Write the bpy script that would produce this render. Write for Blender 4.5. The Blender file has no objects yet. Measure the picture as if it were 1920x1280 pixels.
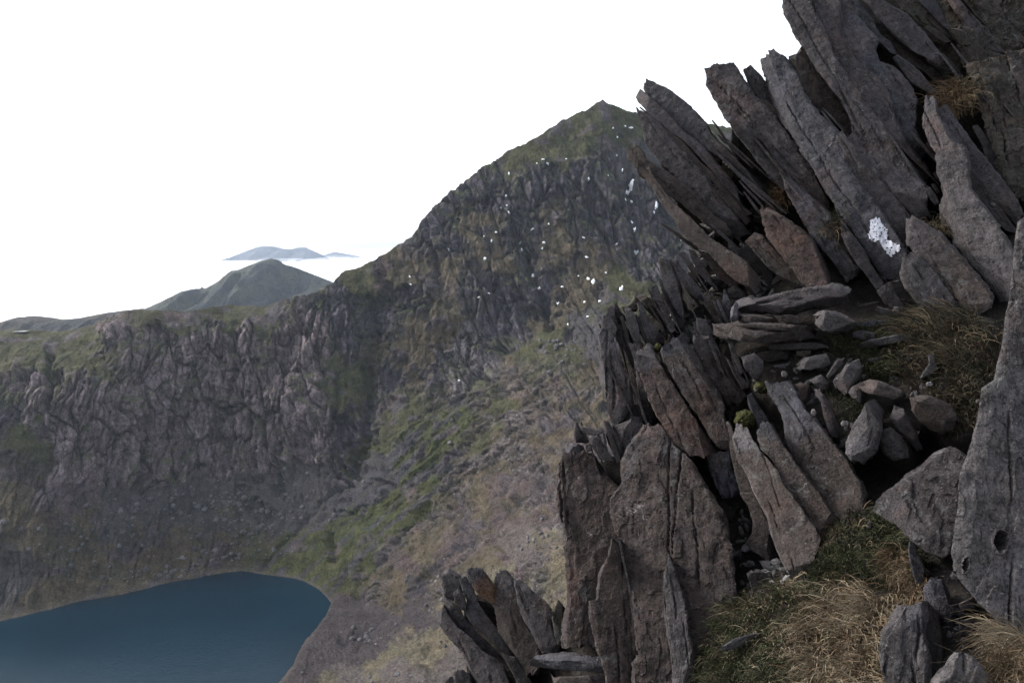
import bpy, math, random
import numpy as np
random.seed(7)
rng = np.random.default_rng(7)
scene = bpy.context.scene
col = scene.collection

# ------------------------------------------------------------------ camera
F_PX = 1493.0                      # focal length in photo pixels (1920 wide)
HORIZON = 460.0                    # photo row of eye level
PITCH = math.atan((640.0 - HORIZON) / F_PX)
cam_data = bpy.data.cameras.new('camera')
cam_data.sensor_width = 36.0
cam_data.lens = 36.0 * F_PX / 1920.0
cam_data.clip_start = 0.05
cam_data.clip_end = 200000.0
cam = bpy.data.objects.new('camera', cam_data)
cam.rotation_euler = (math.pi / 2 - PITCH, 0, 0)
col.objects.link(cam)
scene.camera = cam

# ------------------------------------------------------------------ sky, sun, exposure
SUN_EL, SUN_AZ = math.radians(36), math.radians(-68)      # azimuth from +Y towards +X
world = bpy.data.worlds.new('World')
scene.world = world
world.use_nodes = True
wn = world.node_tree
wn.nodes.clear()
w_out = wn.nodes.new('ShaderNodeOutputWorld')
w_bg = wn.nodes.new('ShaderNodeBackground')
w_sky = wn.nodes.new('ShaderNodeTexSky')
w_sky.sky_type = 'NISHITA'
w_sky.sun_disc = False
w_sky.sun_elevation = SUN_EL
w_sky.sun_rotation = SUN_AZ
w_sky.altitude = 900
w_sky.air_density = 1.0
w_sky.dust_density = 6.0
w_sky.ozone_density = 1.0
w_bg.inputs['Strength'].default_value = 0.15
w_veil = wn.nodes.new('ShaderNodeHueSaturation')      # thin cloud everywhere takes the blue out of the sky
w_veil.inputs['Saturation'].default_value = 0.36
wn.links.new(w_sky.outputs[0], w_veil.inputs['Color'])
wn.links.new(w_veil.outputs[0], w_bg.inputs['Color'])
wn.links.new(w_bg.outputs[0], w_out.inputs['Surface'])

sun_data = bpy.data.lights.new('sun', 'SUN')
sun_data.energy = 1.1
sun_data.angle = math.radians(10)
sun_data.color = (1.0, 0.95, 0.88)
sun = bpy.data.objects.new('sun', sun_data)
sun.rotation_euler = (math.pi / 2 - SUN_EL, 0, math.pi - SUN_AZ)
sun.location = (0, 0, 400)
col.objects.link(sun)

scene.view_settings.view_transform = 'Standard'
scene.view_settings.look = 'None'
scene.view_settings.gamma = 1.0
scene.view_settings.use_curve_mapping = False
scene.view_settings.exposure = 1.5
scene.cycles.max_bounces = 6
scene.cycles.diffuse_bounces = 3
scene.cycles.volume_bounces = 1

# ------------------------------------------------------------------ maths helpers
CP, SP = math.cos(PITCH), math.sin(PITCH)


def ray(px, py):
    """photo pixel -> direction whose length is one metre of optical depth"""
    x = (np.asarray(px, float) - 960.0) / F_PX
    y = (640.0 - np.asarray(py, float)) / F_PX
    return np.stack([x, y * SP + CP, y * CP - SP], -1)


def pt(px, py, d):
    return ray(px, py) * np.asarray(d, float)[..., None]


_PERM = rng.permutation(256)
_PERM = np.concatenate([_PERM, _PERM, _PERM])
_GR = rng.normal(size=(256, 3))
_GR /= np.linalg.norm(_GR, axis=1)[:, None]


def pn(x, y, z=0.0, seed=0):
    """gradient noise, about -1..1"""
    x, y, z = np.broadcast_arrays(np.asarray(x, float) + seed * 17.37, np.asarray(y, float) + seed * 5.11,
                                  np.asarray(z, float) + seed * 9.73)
    xi, yi, zi = np.floor(x).astype(np.int64), np.floor(y).astype(np.int64), np.floor(z).astype(np.int64)
    fx, fy, fz = x - xi, y - yi, z - zi
    u, v, w = [t * t * t * (t * (t * 6 - 15) + 10) for t in (fx, fy, fz)]
    xi &= 255; yi &= 255; zi &= 255
    x1, y1, z1 = (xi + 1) & 255, (yi + 1) & 255, (zi + 1) & 255

    def g(a, b, c, dx, dy, dz):
        q = _GR[_PERM[_PERM[_PERM[a] + b] + c]]
        return q[..., 0] * dx + q[..., 1] * dy + q[..., 2] * dz
    n0 = g(xi, yi, zi, fx, fy, fz) * (1 - u) + g(x1, yi, zi, fx - 1, fy, fz) * u
    n1 = g(xi, y1, zi, fx, fy - 1, fz) * (1 - u) + g(x1, y1, zi, fx - 1, fy - 1, fz) * u
    n2 = g(xi, yi, z1, fx, fy, fz - 1) * (1 - u) + g(x1, yi, z1, fx - 1, fy, fz - 1) * u
    n3 = g(xi, y1, z1, fx, fy - 1, fz - 1) * (1 - u) + g(x1, y1, z1, fx - 1, fy - 1, fz - 1) * u
    return ((n0 * (1 - v) + n1 * v) * (1 - w) + (n2 * (1 - v) + n3 * v) * w) * 1.5


def fbm(x, y, z=0.0, octv=4, seed=0, gain=0.5):
    s, a, f = 0.0, 1.0, 1.0
    for o in range(octv):
        s = s + a * pn(np.asarray(x) * f, np.asarray(y) * f, np.asarray(z) * f, seed + o * 3)
        a *= gain; f *= 2.03
    return s


def ridge(x, y, z=0.0, octv=4, seed=0, gain=0.5):
    s, a, f = 0.0, 1.0, 1.0
    for o in range(octv):
        s = s + a * (1 - 2 * np.abs(pn(np.asarray(x) * f, np.asarray(y) * f, np.asarray(z) * f, seed + o * 3)))
        a *= gain; f *= 2.07
    return s


def worley(u, v, seed=0):
    """F1, F2-F1, random value and random tilt of the nearest cell"""
    ui, vi = np.floor(u).astype(np.int64), np.floor(v).astype(np.int64)
    f1 = np.full(u.shape, 9.0); f2 = np.full(u.shape, 9.0)
    idn = np.zeros(u.shape, np.int64); ox = np.zeros(u.shape); oy = np.zeros(u.shape)
    for a in (-1, 0, 1):
        for b in (-1, 0, 1):
            h = _PERM[_PERM[((ui + a) + seed * 7) & 255] + ((vi + b) & 255)]
            h2 = _PERM[h + 91]
            dx = ui + a + 0.15 + 0.7 * h / 255.0 - u
            dy = vi + b + 0.15 + 0.7 * h2 / 255.0 - v
            d = np.hypot(dx, dy)
            near = d < f1
            f2 = np.where(near, f1, np.minimum(f2, d))
            idn = np.where(near, h, idn); ox = np.where(near, dx, ox); oy = np.where(near, dy, oy)
            f1 = np.where(near, d, f1)
    r = _PERM[idn + 17] / 255.0
    tx, ty = _PERM[idn + 33] / 127.5 - 1, _PERM[idn + 57] / 127.5 - 1
    return f1, f2 - f1, r, tx * ox + ty * oy


def sstep(a, b, x):
    t = np.clip((x - a) / (b - a), 0, 1)
    return t * t * (3 - 2 * t)


class TPS:
    """thin-plate spline through scattered values"""
    def __init__(self, xy, val, smooth=0.0):
        self.c = np.asarray(xy, float) / 500.0
        v = np.asarray(val, float)
        n = len(v)
        A = np.zeros((n + 3, n + 3))
        r2 = ((self.c[:, None] - self.c[None]) ** 2).sum(-1)
        A[:n, :n] = 0.5 * r2 * np.log(r2 + 1e-12) + smooth * np.eye(n)
        A[:n, n] = 1; A[:n, n + 1:] = self.c
        A[n, :n] = 1; A[n + 1:, :n] = self.c.T
        self.w = np.linalg.solve(A, np.concatenate([v, np.zeros(3)]))

    def __call__(self, px, py):
        px, py = np.broadcast_arrays(np.asarray(px, float) / 500.0, np.asarray(py, float) / 500.0)
        out = self.w[-3] + self.w[-2] * px + self.w[-1] * py
        for k in range(len(self.c)):
            r2 = (px - self.c[k, 0]) ** 2 + (py - self.c[k, 1]) ** 2
            out = out + self.w[k] * 0.5 * r2 * np.log(r2 + 1e-12)
        return out


def poly_dist(px, py, poly):
    """distance in pixels to an open polyline"""
    px, py = np.asarray(px, float), np.asarray(py, float)
    best = np.full(np.broadcast(px, py).shape, 1e9)
    for (x0, y0), (x1, y1) in zip(poly[:-1], poly[1:]):
        dx, dy = x1 - x0, y1 - y0
        t = np.clip(((px - x0) * dx + (py - y0) * dy) / (dx * dx + dy * dy + 1e-9), 0, 1)
        best = np.minimum(best, np.hypot(px - x0 - t * dx, py - y0 - t * dy))
    return best


def inside(px, py, poly):
    px, py = np.asarray(px, float), np.asarray(py, float)
    r = np.zeros(np.broadcast(px, py).shape, bool)
    n = len(poly)
    for k in range(n):
        x0, y0 = poly[k]; x1, y1 = poly[(k + 1) % n]
        c = (y0 > py) != (y1 > py)
        r ^= c & (px < (x1 - x0) * (py - y0) / (y1 - y0 + 1e-12) + x0)
    return r


# ------------------------------------------------------------------ object helpers
def build(name, V, Q=None, T=None, mat=None, parent=None, tint=None, uv=None, smooth=True, origin=None):
    """one mesh object; vertices in world space, object origin at `origin`"""
    V = np.asarray(V, float)
    if origin is None:
        origin = np.zeros(3)
    origin = np.asarray(origin, float)
    me = bpy.data.meshes.new(name)
    Q = np.zeros((0, 4), np.int64) if Q is None else np.asarray(Q, np.int64)
    T = np.zeros((0, 3), np.int64) if T is None else np.asarray(T, np.int64)
    nl = Q.size + T.size
    npoly = len(Q) + len(T)
    me.vertices.add(len(V)); me.loops.add(nl); me.polygons.add(npoly)
    me.vertices.foreach_set('co', (V - origin).astype(np.float32).ravel())
    loops = np.concatenate([Q.ravel(), T.ravel()]).astype(np.int32)
    me.loops.foreach_set('vertex_index', loops)
    starts = np.concatenate([np.arange(len(Q)) * 4, Q.size + np.arange(len(T)) * 3]).astype(np.int32)
    me.polygons.foreach_set('loop_start', starts)
    me.polygons.foreach_set('use_smooth', np.full(npoly, smooth, bool))
    me.update(calc_edges=True)
    if tint is not None:
        a = me.color_attributes.new('tint', 'FLOAT_COLOR', 'POINT')
        c = np.ones((len(V), 4), np.float32)
        c[:, :np.asarray(tint).shape[-1]] = tint
        a.data.foreach_set('color', c.ravel())
    if uv is not None:
        l = me.uv_layers.new(name='grain')
        l.data.foreach_set('uv', np.asarray(uv, np.float32)[loops].ravel())
    if mat:
        me.materials.append(mat)
    o = bpy.data.objects.new(name, me)
    col.objects.link(o)
    if parent is not None:
        o.parent = parent
        o.location = origin - np.array(parent.location)
    else:
        o.location = origin
    return o


def tag(o, label=None, cat=None, group=None, kind=None):
    if label: o['label'] = label
    if cat: o['category'] = cat
    if group: o['group'] = group
    if kind: o['kind'] = kind
    return o


def grid_quads(r, c, wrap=False):
    i = np.arange(r - 1)[:, None]
    j = np.arange(c if wrap else c - 1)[None]
    a = i * c + j
    b = i * c + (j + 1) % c
    return np.stack([a, b, b + c, a + c], -1).reshape(-1, 4)


# ------------------------------------------------------------------ materials
def new_mat(name):
    m = bpy.data.materials.new(name)
    m.use_nodes = True
    nt = m.node_tree
    nt.nodes.clear()
    out = nt.nodes.new('ShaderNodeOutputMaterial')
    bsdf = nt.nodes.new('ShaderNodeBsdfPrincipled')
    nt.links.new(bsdf.outputs[0], out.inputs['Surface'])
    return m, nt, bsdf


class NT:
    """tiny node-graph builder"""
    def __init__(self, nt):
        self.nt = nt

    def n(self, t, **kw):
        nd = self.nt.nodes.new(t)
        for k, v in kw.items():
            setattr(nd, k, v)
        return nd

    def set(self, sock, v):
        if hasattr(v, 'links') or isinstance(v, bpy.types.NodeSocket):
            self.nt.links.new(v, sock)
        else:
            sock.default_value = v

    def noise(self, vec, scale, detail=4, rough=0.55, dist=0.0):
        nd = self.n('ShaderNodeTexNoise')
        self.set(nd.inputs['Vector'], vec)
        nd.inputs['Scale'].default_value = scale
        nd.inputs['Detail'].default_value = detail
        nd.inputs['Roughness'].default_value = rough
        nd.inputs['Distortion'].default_value = dist
        return nd.outputs['Fac']

    def voro(self, vec, scale, feature='F1'):
        nd = self.n('ShaderNodeTexVoronoi', feature=feature)
        self.set(nd.inputs['Vector'], vec)
        nd.inputs['Scale'].default_value = scale
        return nd.outputs['Distance']

    def rng(self, x, a, b, c, d, smooth=True):
        nd = self.n('ShaderNodeMapRange')
        if smooth:
            nd.interpolation_type = 'SMOOTHSTEP'
        self.set(nd.inputs[0], x)
        for k, v in zip((1, 2, 3, 4), (a, b, c, d)):
            nd.inputs[k].default_value = v
        return nd.outputs[0]

    def math(self, op, a, b=0.0):
        nd = self.n('ShaderNodeMath', operation=op)
        self.set(nd.inputs[0], a); self.set(nd.inputs[1], b)
        return nd.outputs[0]

    def mix(self, fac, a, b, blend='MIX'):
        nd = self.n('ShaderNodeMix', data_type='RGBA', blend_type=blend)
        self.set(nd.inputs[0], fac)
        for s, v in ((nd.inputs[6], a), (nd.inputs[7], b)):
            if isinstance(v, tuple) and len(v) == 3:
                v = v + (1.0,)
            self.set(s, v)
        return nd.outputs[2]

    def vscale(self, vec, s):
        nd = self.n('ShaderNodeMapping')
        self.set(nd.inputs['Vector'], vec)
        nd.inputs['Scale'].default_value = s
        return nd.outputs[0]

    def bump(self, h, strength, dist, prev=None):
        nd = self.n('ShaderNodeBump')
        nd.inputs['Strength'].default_value = strength
        nd.inputs['Distance'].default_value = dist
        self.set(nd.inputs['Height'], h)
        if prev is not None:
            self.set(nd.inputs['Normal'], prev)
        return nd.outputs[0]


def rock_material(name, streak=1.0, spots=1.0, contrast=1.0, pits=0.0):
    m, nt, bsdf = new_mat(name)
    g = NT(nt)
    tint = g.n('ShaderNodeAttribute', attribute_name='tint').outputs['Color']
    geo = g.n('ShaderNodeNewGeometry').outputs['Position']
    uvn = g.n('ShaderNodeUVMap', uv_map='grain').outputs[0]
    big = g.noise(geo, 3.2, 5, 0.6)
    med = g.noise(geo, 17, 6, 0.65)
    fine = g.noise(geo, 75, 4, 0.7)
    grit = g.noise(geo, 210, 2, 0.6)
    st = g.noise(g.vscale(uvn, (2.2, 34, 1)), 1.0, 5, 0.65, 0.35)
    st2 = g.noise(g.vscale(uvn, (5, 120, 1)), 1.0, 3, 0.6, 0.3)
    v = g.math('ADD', g.rng(big, 0.3, 0.7, 0.72, 1.25), g.rng(med, 0.3, 0.7, -0.36 * contrast, 0.36 * contrast))
    v = g.math('ADD', v, g.rng(fine, 0.3, 0.7, -0.42 * contrast, 0.42 * contrast))
    v = g.math('ADD', v, g.rng(grit, 0.3, 0.7, -0.24, 0.24))
    v = g.math('ADD', v, g.rng(st, 0.3, 0.7, -0.13 * streak, 0.13 * streak))
    v = g.math('MAXIMUM', v, 0.12)
    comb = g.n('ShaderNodeCombineColor')
    for k in range(3):
        g.set(comb.inputs[k], v)
    c = g.mix(1.0, tint, comb.outputs[0], 'MULTIPLY')
    # iron staining and grey weathering in patches
    stain = g.rng(g.noise(geo, 2.1, 5, 0.62, 0.6), 0.53, 0.68, 0.0, 0.5)
    c = g.mix(stain, c, g.mix(1.0, c, (1.25, 0.88, 0.72), 'MULTIPLY'))
    cool = g.rng(g.noise(geo, 2.9, 4, 0.6, 0.3), 0.52, 0.66, 0.0, 0.55)
    c = g.mix(cool, c, g.mix(1.0, c, (1.06, 1.12, 1.3), 'MULTIPLY'))
    # lichen specks, dark pits
    lich = g.rng(g.noise(geo, 46, 3, 0.6), 0.64, 0.72, 0.0, 0.55 * spots)
    lm = g.rng(g.noise(geo, 2.6, 3, 0.6), 0.46, 0.62, 0.0, 1.0)
    c = g.mix(g.math('MULTIPLY', lich, lm), c, (0.24, 0.24, 0.235))
    lp = g.rng(g.noise(geo, 11, 5, 0.68, 0.5), 0.56, 0.64, 0.0, 0.42 * spots)
    lpm = g.rng(g.noise(geo, 1.3, 3, 0.6), 0.45, 0.6, 0.15, 1.0)
    c = g.mix(g.math('MULTIPLY', lp, lpm), c, (0.135, 0.138, 0.135))
    vein = g.rng(g.math('ABSOLUTE', g.math('SUBTRACT', g.noise(geo, 1.7, 4, 0.6, 0.8), 0.5)), 0.0, 0.006, 0.5, 0.0)
    vm = g.rng(g.noise(geo, 5.0, 3, 0.6), 0.55, 0.68, 0.0, 1.0)
    c = g.mix(g.math('MULTIPLY', vein, vm), c, (0.26, 0.26, 0.27))
    pit = g.rng(g.noise(g.vscale(uvn, (16, 42, 1)) if pits else geo, 1.0 if pits else 30, 4, 0.7), 0.32 + pits, 0.41 + pits, 0.85, 0.0)
    pm = g.rng(g.noise(geo, 4.0, 3, 0.6), 0.40, 0.56, 0.25, 1.0)
    c = g.mix(g.math('MULTIPLY', pit, pm), c, (0.018, 0.017, 0.017))
    nt.links.new(c, bsdf.inputs['Base Color'])
    bsdf.inputs['Roughness'].default_value = 0.88
    bsdf.inputs['Specular IOR Level'].default_value = 0.25
    h = g.math('ADD', g.math('MULTIPLY', med, 0.7), g.math('MULTIPLY', fine, 0.6))
    h = g.math('ADD', h, g.math('MULTIPLY', st, 0.32 * streak))
    h = g.math('ADD', h, g.math('MULTIPLY', st2, 0.12 * streak))
    h = g.math('ADD', h, g.math('MULTIPLY', pit, -0.3))
    b = g.bump(h, 0.9, 0.03)
    b = g.bump(grit, 0.5, 0.006, b)
    nt.links.new(b, bsdf.inputs['Normal'])
    return m


M_SLATE = rock_material('slate', 1.0, 1.0, 1.0)
M_STONE = rock_material('loose_stone', 0.45, 1.2, 0.9)
M_PITTED = rock_material('pitted_stone', 0.6, 1.3, 1.1, 0.02)


def ground_material():
    m, nt, bsdf = new_mat('peaty_ground')
    g = NT(nt)
    geo = g.n('ShaderNodeNewGeometry').outputs['Position']
    a = g.noise(geo, 6, 6, 0.65)
    b = g.noise(geo, 40, 5, 0.7)
    c = g.mix(g.rng(a, 0.35, 0.65, 0, 1), (0.014, 0.012, 0.011), (0.026, 0.023, 0.02))
    c = g.mix(g.rng(b, 0.5, 0.7, 0, 0.7), c, (0.06, 0.055, 0.05))
    nt.links.new(c, bsdf.inputs['Base Color'])
    bsdf.inputs['Roughness'].default_value = 0.95
    bsdf.inputs['Specular IOR Level'].default_value = 0.1
    nt.links.new(g.bump(g.math('ADD', a, b), 0.8, 0.05), bsdf.inputs['Normal'])
    return m


def terrain_material(name, s=1.0, vert=True):
    """far ground: colour from the cover map, fine variation procedural (metres)"""
    m, nt, bsdf = new_mat(name)
    g = NT(nt)
    att = g.n('ShaderNodeAttribute', attribute_name='tint')
    geo = g.n('ShaderNodeNewGeometry').outputs['Position']
    a = g.noise(geo, 0.09 * s, 6, 0.65)
    b = g.noise(g.vscale(geo, (0.5 * s, 0.5 * s, 0.13 * s)), 1.0, 5, 0.7, 0.4)
    f = g.noise(geo, 0.8 * s, 4, 0.75)
    rd = g.n('ShaderNodeTexNoise', noise_type='RIDGED_MULTIFRACTAL')
    g.set(rd.inputs['Vector'], g.vscale(geo, (0.16 * s, 0.16 * s, 0.07 * s)))
    rd.inputs['Scale'].default_value = 1.0; rd.inputs['Detail'].default_value = 5; rd.inputs['Roughness'].default_value = 0.6
    v = g.math('ADD', g.rng(a, 0.3, 0.7, 0.78, 1.22), g.rng(f, 0.3, 0.7, -0.42, 0.42))
    v = g.math('ADD', v, g.rng(b, 0.3, 0.7, -0.22, 0.22))
    v = g.math('MAXIMUM', v, 0.15)
    comb = g.n('ShaderNodeCombineColor')
    for k in range(3):
        g.set(comb.inputs[k], v)
    c = g.mix(1.0, att.outputs['Color'], comb.outputs[0], 'MULTIPLY')
    nt.links.new(c, bsdf.inputs['Base Color'])
    bsdf.inputs['Roughness'].default_value = 0.95
    bsdf.inputs['Specular IOR Level'].default_value = 0.08
    h = g.math('ADD', g.math('MULTIPLY', b, 2.0), g.math('MULTIPLY', f, 1.2))
    h = g.math('ADD', h, g.math('MULTIPLY', rd.outputs['Fac'], 0.7))
    nt.links.new(g.bump(h, 1.0, 1.6 / s), bsdf.inputs['Normal'])
    return m


def plain_material(name, rgb, rough=0.9, spec=0.2, scale=20, var=0.25, bump=0.3, bdist=0.01, trans=0.0):
    m, nt, bsdf = new_mat(name)
    g = NT(nt)
    geo = g.n('ShaderNodeNewGeometry').outputs['Position']
    a = g.noise(geo, scale, 5, 0.65)
    lo = tuple(x * (1 - var) for x in rgb); hi = tuple(min(1, x * (1 + var)) for x in rgb)
    nt.links.new(g.mix(g.rng(a, 0.3, 0.7, 0, 1), lo, hi), bsdf.inputs['Base Color'])
    bsdf.inputs['Roughness'].default_value = rough
    bsdf.inputs['Specular IOR Level'].default_value = spec
    nt.links.new(g.bump(a, bump, bdist), bsdf.inputs['Normal'])
    return m


def grass_material():
    m, nt, bsdf = new_mat('grass_blades')
    g = NT(nt)
    att = g.n('ShaderNodeAttribute', attribute_name='tint')
    nt.links.new(att.outputs['Color'], bsdf.inputs['Base Color'])
    bsdf.inputs['Roughness'].default_value = 0.8
    bsdf.inputs['Specular IOR Level'].default_value = 0.15
    return m


def water_material():
    m, nt, bsdf = new_mat('lake_water')
    g = NT(nt)
    geo = g.n('ShaderNodeNewGeometry').outputs['Position']
    a = g.noise(geo, 0.012, 3, 0.5)
    nt.links.new(g.mix(g.rng(a, 0.3, 0.7, 0, 1), (0.0015, 0.012, 0.022), (0.002, 0.016, 0.028)), bsdf.inputs['Base Color'])
    bsdf.inputs['Roughness'].default_value = 0.07
    bsdf.inputs['Specular IOR Level'].default_value = 0.3
    bsdf.inputs['IOR'].default_value = 1.33
    w = g.noise(g.vscale(geo, (0.35, 0.9, 1)), 1.0, 4, 0.6)
    w2 = g.noise(geo, 0.05, 2, 0.5)
    nt.links.new(g.bump(g.math('ADD', w, w2), 0.35, 0.5), bsdf.inputs['Normal'])
    return m


M_GROUND = ground_material()
M_TERRAIN = terrain_material('mountain_cover', 1.0)
M_FAR = terrain_material('far_hill_cover', 0.25)
M_GRASS = grass_material()
M_WATER = water_material()
M_SNOW = plain_material('old_snow', (0.9, 0.92, 0.95), 0.7, 0.2, 0.8, 0.06, 0.3, 0.3)
M_LICHEN = plain_material('white_lichen', (0.42, 0.43, 0.48), 0.95, 0.1, 60, 0.18, 0.6, 0.004)
M_QUARTZ = plain_material('quartz', (0.42, 0.41, 0.4), 0.6, 0.4, 50, 0.3, 0.6, 0.01)
M_MOSS = plain_material('moss', (0.045, 0.046, 0.02), 0.95, 0.05, 70, 0.6, 1.0, 0.02)
M_MIST = plain_material('mist', (0.92, 0.93, 0.95), 1.0, 0.0, 0.002, 0.02, 0.0, 1.0)

# ================================================================== MOUNTAIN
LAKE_Z = -300.0


def d_lake(px, py):
    return LAKE_Z / ray(px, py)[..., 2]


SHORE = [(-120, 1200), (0, 1164), (60, 1150), (150, 1127), (300, 1095), (400, 1076), (450, 1070), (500, 1077), (560, 1086),
         (595, 1103), (618, 1130), (608, 1152), (585, 1182), (560, 1215), (548, 1245), (520, 1283), (490, 1325), (470, 1350)]
LAKE_POLY = SHORE + [(470, 1500), (-120, 1500)]
ctrl = [(float(x), float(y), float(d_lake(x, y))) for x, y in SHORE]
ctrl += [(x, y, float(d_lake(x, y)) * 1.035) for x, y in
         [(50, 1240), (200, 1200), (350, 1170), (450, 1150), (520, 1150), (450, 1250), (300, 1300), (100, 1320), (400, 1350), (-100, 1300)]]
ctrl += [  # left crag: ridge, lip, cliff foot, scree
    (-100, 622, 900), (0, 612, 905), (110, 617, 900), (235, 584, 885), (360, 584, 893), (440, 573, 935), (530, 562, 930),
    (0, 690, 800), (100, 690, 800), (200, 640, 850), (250, 700, 822), (430, 620, 885), (500, 600, 905), (560, 600, 905),
    (0, 850, 735), (100, 870, 745), (170, 700, 800), (0, 1000, 690), (100, 1000, 700), (250, 900, 785), (250, 1000, 740), (400, 920, 812),
    (350, 750, 848), (480, 750, 853), (550, 700, 872), (450, 930, 808), (560, 880, 820), (620, 780, 835), (640, 880, 808),
    # gully between crag and summit cone
    (690, 620, 905), (695, 740, 868), (670, 860, 815),
    # summit cone
    (665, 502, 935), (790, 420, 955), (850, 355, 970), (950, 283, 985), (1050, 228, 995), (1130, 189, 1005), (1260, 228, 1040),
    (1390, 239, 1080), (1480, 243, 1090), (740, 560, 905), (850, 460, 920), (850, 600, 868), (900, 700, 838), (780, 740, 848),
    (960, 450, 915), (1000, 560, 872), (1000, 650, 818), (1100, 300, 965), (1100, 450, 905), (1100, 560, 850), (1200, 450, 905),
    (1250, 350, 950), (1150, 620, 800), (1300, 500, 880),
    # green scree slope and the brown spur on its right
    (860, 745, 818), (760, 800, 800), (700, 900, 768), (600, 980, 760), (560, 1040, 742), (640, 1060, 712), (720, 1000, 725),
    (800, 900, 745), (900, 820, 748), (1000, 760, 735), (1100, 800, 675), (1200, 800, 660), (1040, 900, 618), (900, 950, 668),
    (850, 1010, 642), (760, 1080, 655), (690, 1130, 672), (700, 1185, 610), (640, 1190, 611), (780, 1140, 615),
    (1050, 1000, 510), (950, 1050, 540), (840, 1170, 560), (1000, 1150, 470), (1100, 1100, 440), (1200, 1280, 390),
    (640, 1265, 545), (760, 1250, 508), (700, 1345, 484), (900, 1280, 455), (560, 1345, 504), (1450, 900, 560), (1450, 1280, 370),
    (1450, 650, 760), (1900, 320, 1150), (1900, 700, 620), (1900, 1300, 330), (2500, 420, 1100), (2500, 800, 520), (2500, 1340, 300)]
ctrl = np.array(ctrl)
T_DEPTH = TPS(ctrl[:, :2], 1000.0 / ctrl[:, 2], 1e-4)

RIDGE = np.array([(-140, 632), (-80, 626), (0, 619), (60, 620), (110, 622), (170, 612), (200, 600), (215, 590), (240, 583), (300, 582), (360, 583),
                  (390, 577), (440, 572), (500, 574), (530, 562), (560, 553), (590, 548), (620, 530), (645, 507), (665, 502),
                  (700, 485), (740, 462), (775, 440), (790, 415), (810, 388), (850, 355), (900, 318), (950, 283), (1000, 262),
                  (1050, 228), (1100, 205), (1118, 193), (1130, 189), (1145, 195), (1170, 203), (1200, 213), (1260, 228),
                  (1330, 234), (1360, 238), (1390, 239), (1520, 245), (1700, 258), (1900, 300), (2200, 330), (2500, 380)], float)

# ground-cover map: class centres in the photo's directions, blended with noise-warped weights
COVER = {
    'crag': ((0.185, 0.156, 0.160), 1.0, [(100, 760), (180, 720), (260, 740), (300, 620), (380, 640), (420, 690), (200, 840), (350, 800), (480, 780),
             (560, 690), (600, 790), (450, 870), (540, 850), (300, 880), (560, 760), (400, 740), (620, 850), (60, 720), (250, 650), (520, 640), (100, 840), (580, 620), (440, 630)]),
    'dark': ((0.082, 0.077, 0.088), 1.0, [(700, 600), (640, 560), (720, 720), (830, 430), (930, 350), (880, 560), (1000, 370), (1100, 360), (1150, 410),
             (960, 450), (680, 800), (760, 545), (960, 600), (1200, 380), (1250, 420), (790, 420), (840, 690), (640, 860), (10, 760), (1020, 330), (1060, 400), (660, 640),
             (920, 640), (1000, 540), (600, 580), (850, 380), (1220, 480)]),
    'pale': ((0.16, 0.15, 0.155), 1.0, [(865, 700), (900, 680), (880, 640)]),
    'tan': ((0.084, 0.074, 0.050), 0.35, [(820, 490), (900, 420), (1080, 470), (1100, 520), (750, 510), (780, 620), (860, 590), (1000, 770), (950, 850),
            (870, 930), (900, 980), (800, 1020), (80, 1090), (200, 1050), (300, 1010), (330, 1065), (1000, 830), (740, 1110), (920, 1030), (780, 670), (720, 640),
            (1050, 740), (1040, 860), (980, 950), (820, 1090), (150, 1000), (420, 1040), (860, 860), (940, 490), (1050, 420), (1120, 700), (1030, 600), (960, 720), (880, 1080), (60, 990), (30, 930)]),
    'heath': ((0.082, 0.067, 0.063), 0.3, [(1000, 900), (930, 920), (1030, 960), (890, 1010), (960, 980), (850, 1050), (1090, 850), (780, 1060), (130, 940)]),
    'green': ((0.060, 0.064, 0.033), 0.12, [(1130, 215), (1050, 262), (1190, 250), (1350, 260), (675, 520), (420, 595), (480, 595), (60, 650), (150, 670), (10, 640), (660, 720), (630, 700),
             (760, 770), (700, 840), (820, 800), (600, 1000), (550, 1060), (680, 1010), (800, 880), (860, 810), (720, 960), (640, 1100), (450, 955), (510, 1040),
             (200, 690), (350, 595), (500, 620), (690, 690), (940, 285), (1000, 280), (300, 590), (740, 900), (60, 830), (560, 1020), (640, 1060), (1160, 560), (920, 770), (620, 660), (1060, 640), (1000, 690)]),
    'scree': ((0.072, 0.071, 0.07), 0.3, [(1180, 290), (1220, 270), (1090, 600), (640, 900), (600, 940), (680, 880), (450, 920), (420, 980), (300, 940),
             (220, 960), (480, 960), (1120, 640), (540, 960), (760, 860), (700, 930), (20, 1060), (520, 920), (370, 960)]),
    'fan': ((0.056, 0.050, 0.051), 0.15, [(600, 1190), (650, 1170), (720, 1180), (590, 1230), (640, 1140), (680, 1200), (780, 1150), (570, 1260), (800, 1130)]),
    'straw': ((0.122, 0.113, 0.078), 0.12, [(1045, 1000), (1050, 1050), (700, 1250), (620, 1272), (800, 1200), (960, 1060), (740, 1230), (1020, 1100), (830, 1180), (880, 1150), (900, 1250), (1100, 1200)]),
    'rubble': ((0.105, 0.096, 0.088), 0.2, [(1000, 1010), (830, 1240), (980, 1040), (650, 1262), (870, 1210), (760, 1265), (1030, 1030)]),
}
STREAM = [(1040, 895), (1010, 920), (960, 950), (920, 980), (880, 1015), (830, 1050), (790, 1085), (760, 1120), (730, 1150), (690, 1180), (640, 1200)]
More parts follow.
